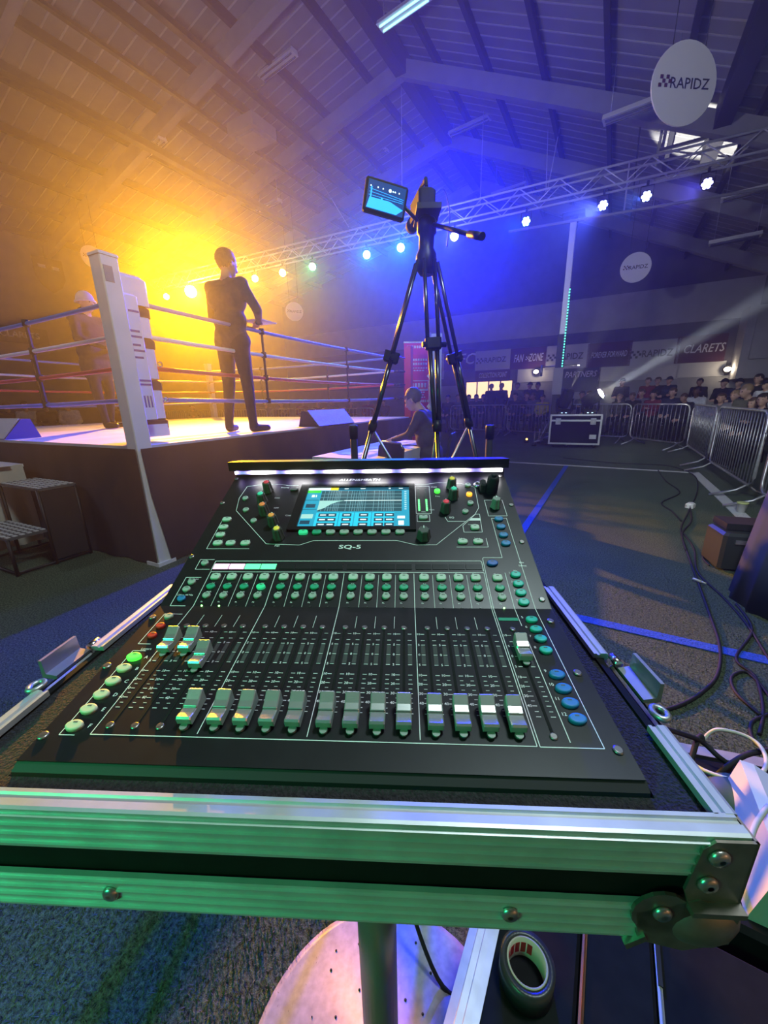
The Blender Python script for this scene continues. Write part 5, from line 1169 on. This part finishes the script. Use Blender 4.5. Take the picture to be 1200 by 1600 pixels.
scr('filter_tile', 'tile', [(.14, 0, .35, .35), (.36, 0, .49, .35), (.50, 0, .65, .35), (.66, 0, .86, .35)], .0006)
scr('value_box', 'dark', [(x, y, x + .085, y + .075) for x in (.165, .245, .385, .54, .68, .775) for y in (.03, .14, .25)], .0008)
scr('value_text', 'white', [(x + .015, y + .025, x + .07, y + .05) for x in (.165, .245, .385, .54, .68, .775) for y in (.03, .14, .25)] + [(.89, .20, .96, .26), (.90, .05, .95, .15), (.05, .74, .08, .80), (.09, .74, .10, .80)] + [(.955, .42 + .05 * i, .975, .43 + .05 * i) for i in range(10)] + [(.36, .955, .40, .975), (.52, .955, .57, .975), (.80, .95, .82, .98), (.90, .955, .94, .975)], .0010)
scr('side_icon', 'dark', [(.02, .47, .11, .56), (.01, .08, .10, .16), (.0, .66, .13, .67), (.0, .42, .13, .43)], .0008); scr('side_icon_lit', 'shade', [(.005, .21, .115, .31)], .0008)
# level meter
MLIT = mat('meter_lit', (.1, .8, .2), .4, emit=(.15, 1, .25), es=1.8); MOFF = mat('meter_dark', (.03, .05, .04), .4)
for cidx, u in enumerate((.2445, .2552)):
    for k in range(12):
        lit = k < 6
        me = bpy.data.meshes.get('meter_led_%d' % lit) or MB().box((0, 0, .0003), (.0024, .0034, .0006)).mesh('meter_led_%d' % lit, MLIT if lit else MOFF)
        link('meter_led', me, desk, P2(u, .1655 + .0045 * k, 0), (T2, 0, 0))
# channel colour strips
CP = mat('strip_pink_lit', (.6, .3, .5), .4, emit=(1, .55, .85), es=1.3); CG = mat('strip_green_lit', (.1, .6, .3), .4, emit=(.15, 1, .45), es=1.1); CO = mat('strip_dark', (.018, .020, .022), .25)
for i in range(16):
    u0, u1 = fu(i) - .0096, fu(i) + (.0096 if i % 4 != 3 else .0096)
    mb = MB(); quad2(mb, u0 + .0004, .0545, u1 - .0004, .0625, .0001, .0008); mb.build('channel_display', CP if i < 2 else (CG if i < 4 else CO), desk)

# ------------------------------------------------------------------ flight case round the desk
case = thing('flight_case', 'open black flight case with ribbed aluminium edges on a tall round table', 'flight case', (OX, OY, .975), DYAW)
CL, CR, CF, CB_ = -.099, .4165, -.0570, .47
ZT = 1.062 - .975
FOAM = mat('case_foam', (.030, .028, .030), .95, var=.5, vscale=400, bump=.8, bscale=500)
w_ = .009
def fbox(mb, x0, x1, y0, y1, z0, z1): return mb.box(((x0 + x1) / 2, (y0 + y1) / 2, (z0 + z1) / 2), (x1 - x0, y1 - y0, z1 - z0))
MB().box(((CL + CR) / 2, (CF + CB_) / 2, .006), (CR - CL - .006, CB_ - CF - .006, .012)).build('floor_panel', DARKWOOD, case)
for nm, q in (('front_panel', (CL + .003, CR - .003, CF + .003, CF + w_, .004, ZT - .002)), ('side_panel', (CL + .003, CL + w_, CF + w_, CB_, .004, ZT - .004)), ('side_panel', (CR - w_, CR - .003, CF + w_, CB_, .004, ZT - .004)), ('back_panel', (CL + .003, CR - .003, CB_ - w_, CB_ - .001, .004, ZT - .006))): fbox(MB(), *q).build(nm, DARKWOOD, case)
zf = ZT - .0065
for q in ((CL + w_, CR - w_, CF + w_, -.0325, .012, zf), (CL + w_, U0 - .003, -.0325, CB_ - w_, .012, zf), (U1 + .003, CR - w_, -.0325, CB_ - w_, .012, zf)):
    if q[3] > q[2]: fbox(MB(), *q).build('foam_lining', FOAM, case)
# ribbed extrusions: profile in (outward, z)
def ribbed(z0, z1, out=.0022, top=True, nr=4, back=.011):
    P = [(out, z0)]
    for k in range(nr):
        zc = z0 + (z1 - z0) * (k + .5) / nr
        P += [(out, zc - .0008), (out + .0014, zc - .0004), (out + .0014, zc + .0004), (out, zc + .0008)]
    P.append((out, z1))
    if top: P += [(out, z1 + .0006), (out - .002, z1 + .0012), (-.0045, z1 + .0012), (-.0055, z1 - .0004), (-.0075, z1 - .0004), (-.0085, z1 + .0010), (-back, z1 + .0010), (-back, z1 - .004), (-.001, z1 - .004), (-.001, z0)]
    else: P += [(-.001, z1), (-.001, z0)]
    return P
prof = ribbed(ZT - .031, ZT); plow = ribbed(.0, .031, top=False, nr=4)
MB().prism([(CL, CF - o_, z) for o_, z in prof], (CR - CL, 0, 0)).build('edge_extrusion', ALU, case)
MB().prism([(CL, CF - o_, z) for o_, z in plow], (CR - CL, 0, 0)).build('edge_extrusion', ALU, case)
for y0, y1 in ((CF + .0105, .018), (.103, .243)):
    MB().prism([(CR + o_, y0, z) for o_, z in prof], (0, y1 - y0, 0)).build('edge_extrusion', ALU, case)
for y0, y1 in ((CF + .0105, .040), (.103, .243)):
    MB().prism([(CL - o_, y0, z) for o_, z in prof], (0, y1 - y0, 0)).build('edge_extrusion', ALU, case)
for xx, sg in ((CL, -1), (CR, 1)):
    MB().prism([(xx + sg * o_, CF + .001, z) for o_, z in plow], (0, CB_ - CF, 0)).build('edge_extrusion', ALU, case)
RIV = mat('rivet_steel', (.55, .52, .48), .3, .9); BRK = mat('corner_steel', (.30, .25, .22), .45, .85, var=.25, vscale=60)
rivme = MB().lathe([(.0055, 0), (.0055, .0012), (.0042, .0026), (.0018, .0030)], 16).lathe([(.0016, .0030), (.0014, .0016)], 10, mi=0).mesh('rivet', RIV)
for x in (.0291, .2883): link('rivet', rivme, case, (x, CF - .0024, .0165), (math.pi / 2, 0, 0))
# corner bracket with ball corner at the right front
ck = MB()
ck.prism([(CR + .0030, CF - .0042, ZT - .001), (CR - .020, CF - .0042, ZT - .001), (CR - .026, CF - .0042, ZT - .007), (CR - .030, CF - .0042, ZT - .040), (CR - .026, CF - .0042, .036), (CR + .003, CF - .0042, .030)], (0, .0016, 0))
ck.prism([(CR + .0030, CF - .0042, ZT - .001), (CR + .0030, CF + .030, ZT - .001), (CR + .0030, CF + .034, ZT - .040), (CR + .003, CF - .0042, .030)], (-.0016, 0, 0))
ckb = ck.build('corner_bracket', BRK, case)
for x, z in ((CR - .017, ZT - .012), (CR - .019, ZT - .033)): link('rivet', rivme, ckb, (x, CF - .0043, z), (math.pi / 2, 0, 0), (1.05,) * 3)
bb = MB(); bb.sphere((CR - .012, CF + .006, .014), (.026, .016, .020), 18, 12)
lobe = [(CR - .040 + .017 * math.cos(a_), CF - .0046, .026 + .017 * math.sin(a_)) for a_ in [k * math.pi / 8 for k in range(16)]]
bb.prism(lobe, (0, .002, 0)).prism([(CR - .054, CF - .0046, .026), (CR - .02, CF - .0046, .040), (CR + .006, CF - .0046, .034), (CR + .004, CF - .0046, .002), (CR - .022, CF - .0046, -.006), (CR - .050, CF - .0046, .002)], (0, .003, 0)).box((CR - .012, CF - .007, .036), (.030, .006, .004)).prism([(CR - .058, CF - .006, -.001), (CR - .047, CF - .006, .008), (CR - .045, CF - .006, .004), (CR - .056, CF - .006, -.005)], (0, .004, 0))
bco = bb.build('ball_corner', BRK, case); link('rivet', rivme, bco, (CR - .040, CF - .0047, .028), (math.pi / 2, 0, 0))
# ball corner at the left front
bl = MB().sphere((CL + .012, CF + .006, .014), (.026, .016, .020), 18, 12).prism([(CL - .003, CF - .0044, ZT - .001), (CL + .020, CF - .0044, ZT - .001), (CL + .028, CF - .0044, .036), (CL - .003, CF - .0044, .030)], (0, .0016, 0)); bl.build('ball_corner', BRK, case)
# butterfly latches left and right
for xx, sg, y0 in ((CR, 1, .060), (CL, -1, .075)):
    la = MB().bbox((xx + sg * .004, y0, .048), (.006, .075, .066), .002).build('butterfly_latch', STEEL, case)
    MB().prism([(xx + sg * .004, y0 - .012, .080), (xx + sg * .018, y0 - .012, .082), (xx + sg * .018, y0 - .012, .100), (xx + sg * .015, y0 - .012, .100), (xx + sg * .014, y0 - .012, .086), (xx + sg * .004, y0 - .012, .084)], (0, .040, 0)).build('latch_lever', STEEL, la)
    MB().tube([(xx + sg * .005 + .0050 * math.cos(k * math.pi / 6), y0 - .030 + .0065 * math.sin(k * math.pi / 6), .088) for k in range(12)], .0025, 8, closed=True).build('latch_eye', STEEL, la)
    MB().rod((xx + sg * .006, y0 + .03, .085), (xx + sg * .006, y0 + .043, .085), .004).build('latch_pin', CHROME, la)

# tall round table carrying the case
TC = Vector((-.025, .41, 0))
pt = thing('poseur_table', 'tall round pedestal table with pale speckled base carrying the flight case', 'table', TC)
MB().lathe([(.285, 0), (.285, .006), (.27, .012), (.06, .022), (.045, .05)], 64).build('base', mat('table_base_pale', (.42, .39, .42), .45, var=.18, vscale=60), pt)
MB().lathe([(.031, .02), (.031, .92)], 28).build('column', mat('table_column', (.22, .24, .22), .35, .4), pt)
MB().lathe([(.05, .90), (.11, .935), (.13, .938), (.13, .973), (.125, .9748)], 40).build('table_top', BLACK, pt)
specks = MB(); rnd = random.Random(3)
for _ in range(70):
    a_ = rnd.uniform(0, 6.28); r_ = rnd.uniform(.07, .26); zz = .0125 + (.27 - r_) / .21 * .010 if r_ < .27 else .012
    specks.lathe([(rnd.uniform(.0015, .0035), zz), (.001, zz + .0012)], 6, M=T((r_ * math.cos(a_), r_ * math.sin(a_), 0)))
specks.build('dirt_specks', mat('speck_dark', (.05, .05, .05), .8), pt)['kind'] = 'stuff'
tag(MB().tube(smoothpts([(.045, .52, .95), (.05, .62, .6), (.02, .66, .25), (.10, .55, .03), (.20, .50, .02), (.26, .42, .012), (.22, .34, .012)]), .005, 8).build('power_cable', CABM), 'thin black cable dropping behind the pedestal column', 'cable')

# road cases on the floor at the lower right, parallel with the hall
def low_case(b0, b1, a0, a1, z, label, edge=None, em=ALU):
    t = thing('road_case', label, 'case', HW((a0 + a1) / 2, (b0 + b1) / 2, 0), HROT)
    wx, wy = b1 - b0, a1 - a0
    MB().bbox((0, 0, z / 2 + .03), (wx, wy, z - .06), .006).build('body', DARKWOOD, t)
    for cx_, cy_ in ((-1, -1), (1, -1), (-1, 1), (1, 1)): MB().lathe([(.026, -.012), (.026, .012)], 14, M=T((cx_ * (wx / 2 - .04), cy_ * (wy / 2 - .05), .026)) @ R_(math.pi / 2, 4, 'Y')).box((cx_ * (wx / 2 - .04), cy_ * (wy / 2 - .05), .052), (.05, .05, .018)).build('castor', BLACK, t)
    if edge:
        x = -wx / 2
        MB().prism([(x - .002, -wy / 2, z - .04), (x - .002, -wy / 2, z + .002), (x + edge * .25, -wy / 2, z + .003), (x + edge * .28, -wy / 2, z + .0045), (x + edge * .5, -wy / 2, z + .003), (x + edge * .53, -wy / 2, z + .0045), (x + edge * .75, -wy / 2, z + .003), (x + edge, -wy / 2, z + .002), (x + edge, -wy / 2, z - .002), (x, -wy / 2, z - .04)], (0, wy, 0)).build('edge_extrusion', em, t)
        for k in (-1, 1): MB().box((x + edge * .5, -wy / 2 + .0 + (.06 if k < 0 else wy - .06), z + .004), (edge * 1.15, .12, .004)).build('corner_plate', BLACK, t)
    return t
c1 = low_case(-.118, .071, -.05, .75, .30, 'black road case with aluminium edge on the floor below the desk', .050)
for k in (0, 1): link('rivet', rivme, c1, (-.0945 + .012 + .020 * k, -.215 + .012 * k, .307), (0, 0, 0), (1.8,) * 3)
low_case(.076, .190, -.05, .75, .30, 'narrow black road case with a thin edge coloured as if lit orange', .006, mat('orange_lit_edge', (.55, .25, .12), .35, .8))  # orange light on the metal trim is put into its colour
low_case(.196, .80, -.3, .72, .29, 'wide black road case at the bottom right corner', .006)
c4 = gz(1045, 1152, .22); c5 = gz(1210, 1182, .22)
dirv = (c5 - c4).normalized()
t = thing('road_case', 'low black road case with a bright aluminium edge beside the desk', 'case', Vector((c4.x, c4.y, 0)), math.atan2(dirv.y, dirv.x))
MB().bbox((.45, -.10, .11), (1.1, .16, .22), .008).build('body', DARKWOOD, t)
MB().prism([(-.10, -.020, .20), (-.10, -.020, .224), (-.10, -.055, .224), (-.10, -.055, .222), (-.10, -.02, .222)], (1.1, 0, 0)).box((.45, -.038, .2235), (1.1, .036, .003)).build('edge_extrusion', ALU, t)
# tape roll lying on the case
tpz = gz(822, 1518, .325)
t = thing('tape_roll', 'roll of black tape with red printed core on the road case', 'tape', Vector((tpz.x, tpz.y, .3035)), .4)
MB().lathe([(.034, .0), (.046, .0), (.046, .048), (.034, .048), (.034, .0)], 40, cap=False).build('tape', mat('tape_black', (.03, .03, .03), .35), t)
MB().lathe([(.0312, .0), (.0342, .0), (.0342, .049), (.0312, .049), (.0312, .0)], 40, cap=False).build('core', mat('tape_core', (.45, .40, .30), .7), t)
mb = MB()
for k in range(5):
    a0_ = .5 + k * .36
    mb.prism([(.0310 * math.cos(a0_ + d_), .0310 * math.sin(a0_ + d_), z) for d_, z in ((0, .012), (.28, .012), (.28, .038), (0, .038))], (-.0003 * math.cos(a0_), -.0003 * math.sin(a0_), 0))
mb.build('core_print', mat('tape_red', (.6, .03, .03), .6), t)['kind'] = 'stuff'
# white socket block, round dark pouch and white cable to the right of the desk
wpz = gz(1190, 1310, .42)
t = thing('socket_block', 'white plastic socket block propped at the right edge beside the desk', 'socket block', Vector((wpz.x + .03, wpz.y, .30)), -.5)
MB().prism([(-.05, -.10, 0), (.10, -.10, 0), (.10, -.10, .10), (.0, -.10, .15), (-.025, -.10, .15)], (0, .26, 0)).build('housing', WHITE, t)
MB().box((.03, -.102, .06), (.07, .006, .05)).build('socket_plate', mat('plate_white', (.8, .8, .8), .4), t)
for k in range(3): MB().box((.015 + .015 * k, -.106, .06), (.004, .004, .012)).build('socket_hole', MATTE, t)
gp = gz(1152, 1245, .36)
tag(MB().sphere((0, 0, .045), (.075, .065, .045), 20, 12).build('round_pouch', mat('pouch_green', (.03, .07, .04), .6), None, Vector((gp.x, gp.y, .30)), (0, 0, .4)), 'dark green round pouch lying behind the white socket block', 'pouch')
t = thing('supply_crate', 'black crate holding the socket block right of the desk', 'crate', HW(.975, .50, 0), HROT)
MB().bbox((0, 0, .15), (.50, .42, .30), .01).build('body', DARKWOOD, t)
def aircable(pts, r, label, m):
    P = smoothpts([gz(x, y, z) for x, y, z in pts], 8); tag(MB().tube(P, r, 8).build('cable', m), label, 'cable', 'cables beside the desk')
WC = mat('white_cable', (.60, .66, .52), .5)
aircable([(1200, 1260, .46), (1180, 1290, .50), (1165, 1340, .55), (1160, 1375, .58), (1150, 1400, .62), (1132, 1417, .66)], .005, 'white cable hanging from the socket block past the case corner', WC)
aircable([(1098, 1158, .34), (1108, 1146, .36), (1125, 1140, .38), (1160, 1148, .38), (1185, 1163, .38), (1197, 1185, .38), (1193, 1205, .38), (1175, 1217, .38), (1140, 1217, .38), (1105, 1206, .37), (1085, 1195, .36)], .005, 'pale cable forming a flat loop beside the desk', WC)
aircable([(1035, 1138, .5), (1060, 1145, .42), (1095, 1158, .36), (1120, 1180, .34), (1140, 1198, .32), (1125, 1210, .31), (1110, 1222, .31)], .007, 'black cable crossing the pale loop downwards', CABM)
aircable([(1120, 1212, .31), (1140, 1195, .34), (1165, 1180, .36), (1190, 1174, .36), (1230, 1168, .36)], .007, 'black cable crossing the pale loop to the right edge', CABM)
aircable([(1080, 1188, .33), (1088, 1160, .36), (1095, 1150, .37), (1098, 1158, .36)], .007, 'short black cable stub rising beside the case rim', CABM)

# ------------------------------------------------------------------ haze that fills the hall
wn = w.node_tree; vs = wn.nodes.new('ShaderNodeVolumeScatter'); vs.inputs['Density'].default_value = HAZE; vs.inputs['Anisotropy'].default_value = HAZE_G
wn.links.new(vs.outputs[0], wn.nodes['World Output'].inputs['Volume'])

pm_ = bpy.data.materials.new('beam_scatter'); pm_.use_nodes = True; nt = pm_.node_tree; nt.nodes.clear()  # scatter volume added round the beam to make it show
out = nt.nodes.new('ShaderNodeOutputMaterial'); vs = nt.nodes.new('ShaderNodeVolumeScatter'); vs.inputs['Density'].default_value = .035; vs.inputs['Anisotropy'].default_value = 0.0
nt.links.new(vs.outputs[0], out.inputs['Volume'])
bd = (bt - b0_).normalized(); q_ = bd.to_track_quat('Z', 'Y').to_matrix().to_4x4()
po = MB().lathe([(.2, .245), (.55, 1.5), (.9, 3.5), (1.1, 5.0), (1.1, 6.5)], 20).build('beam_scatter', pm_); po.matrix_world = T(b0_) @ q_
tag(po, 'added scatter volume that makes the white beam show', 'haze', kind='stuff')
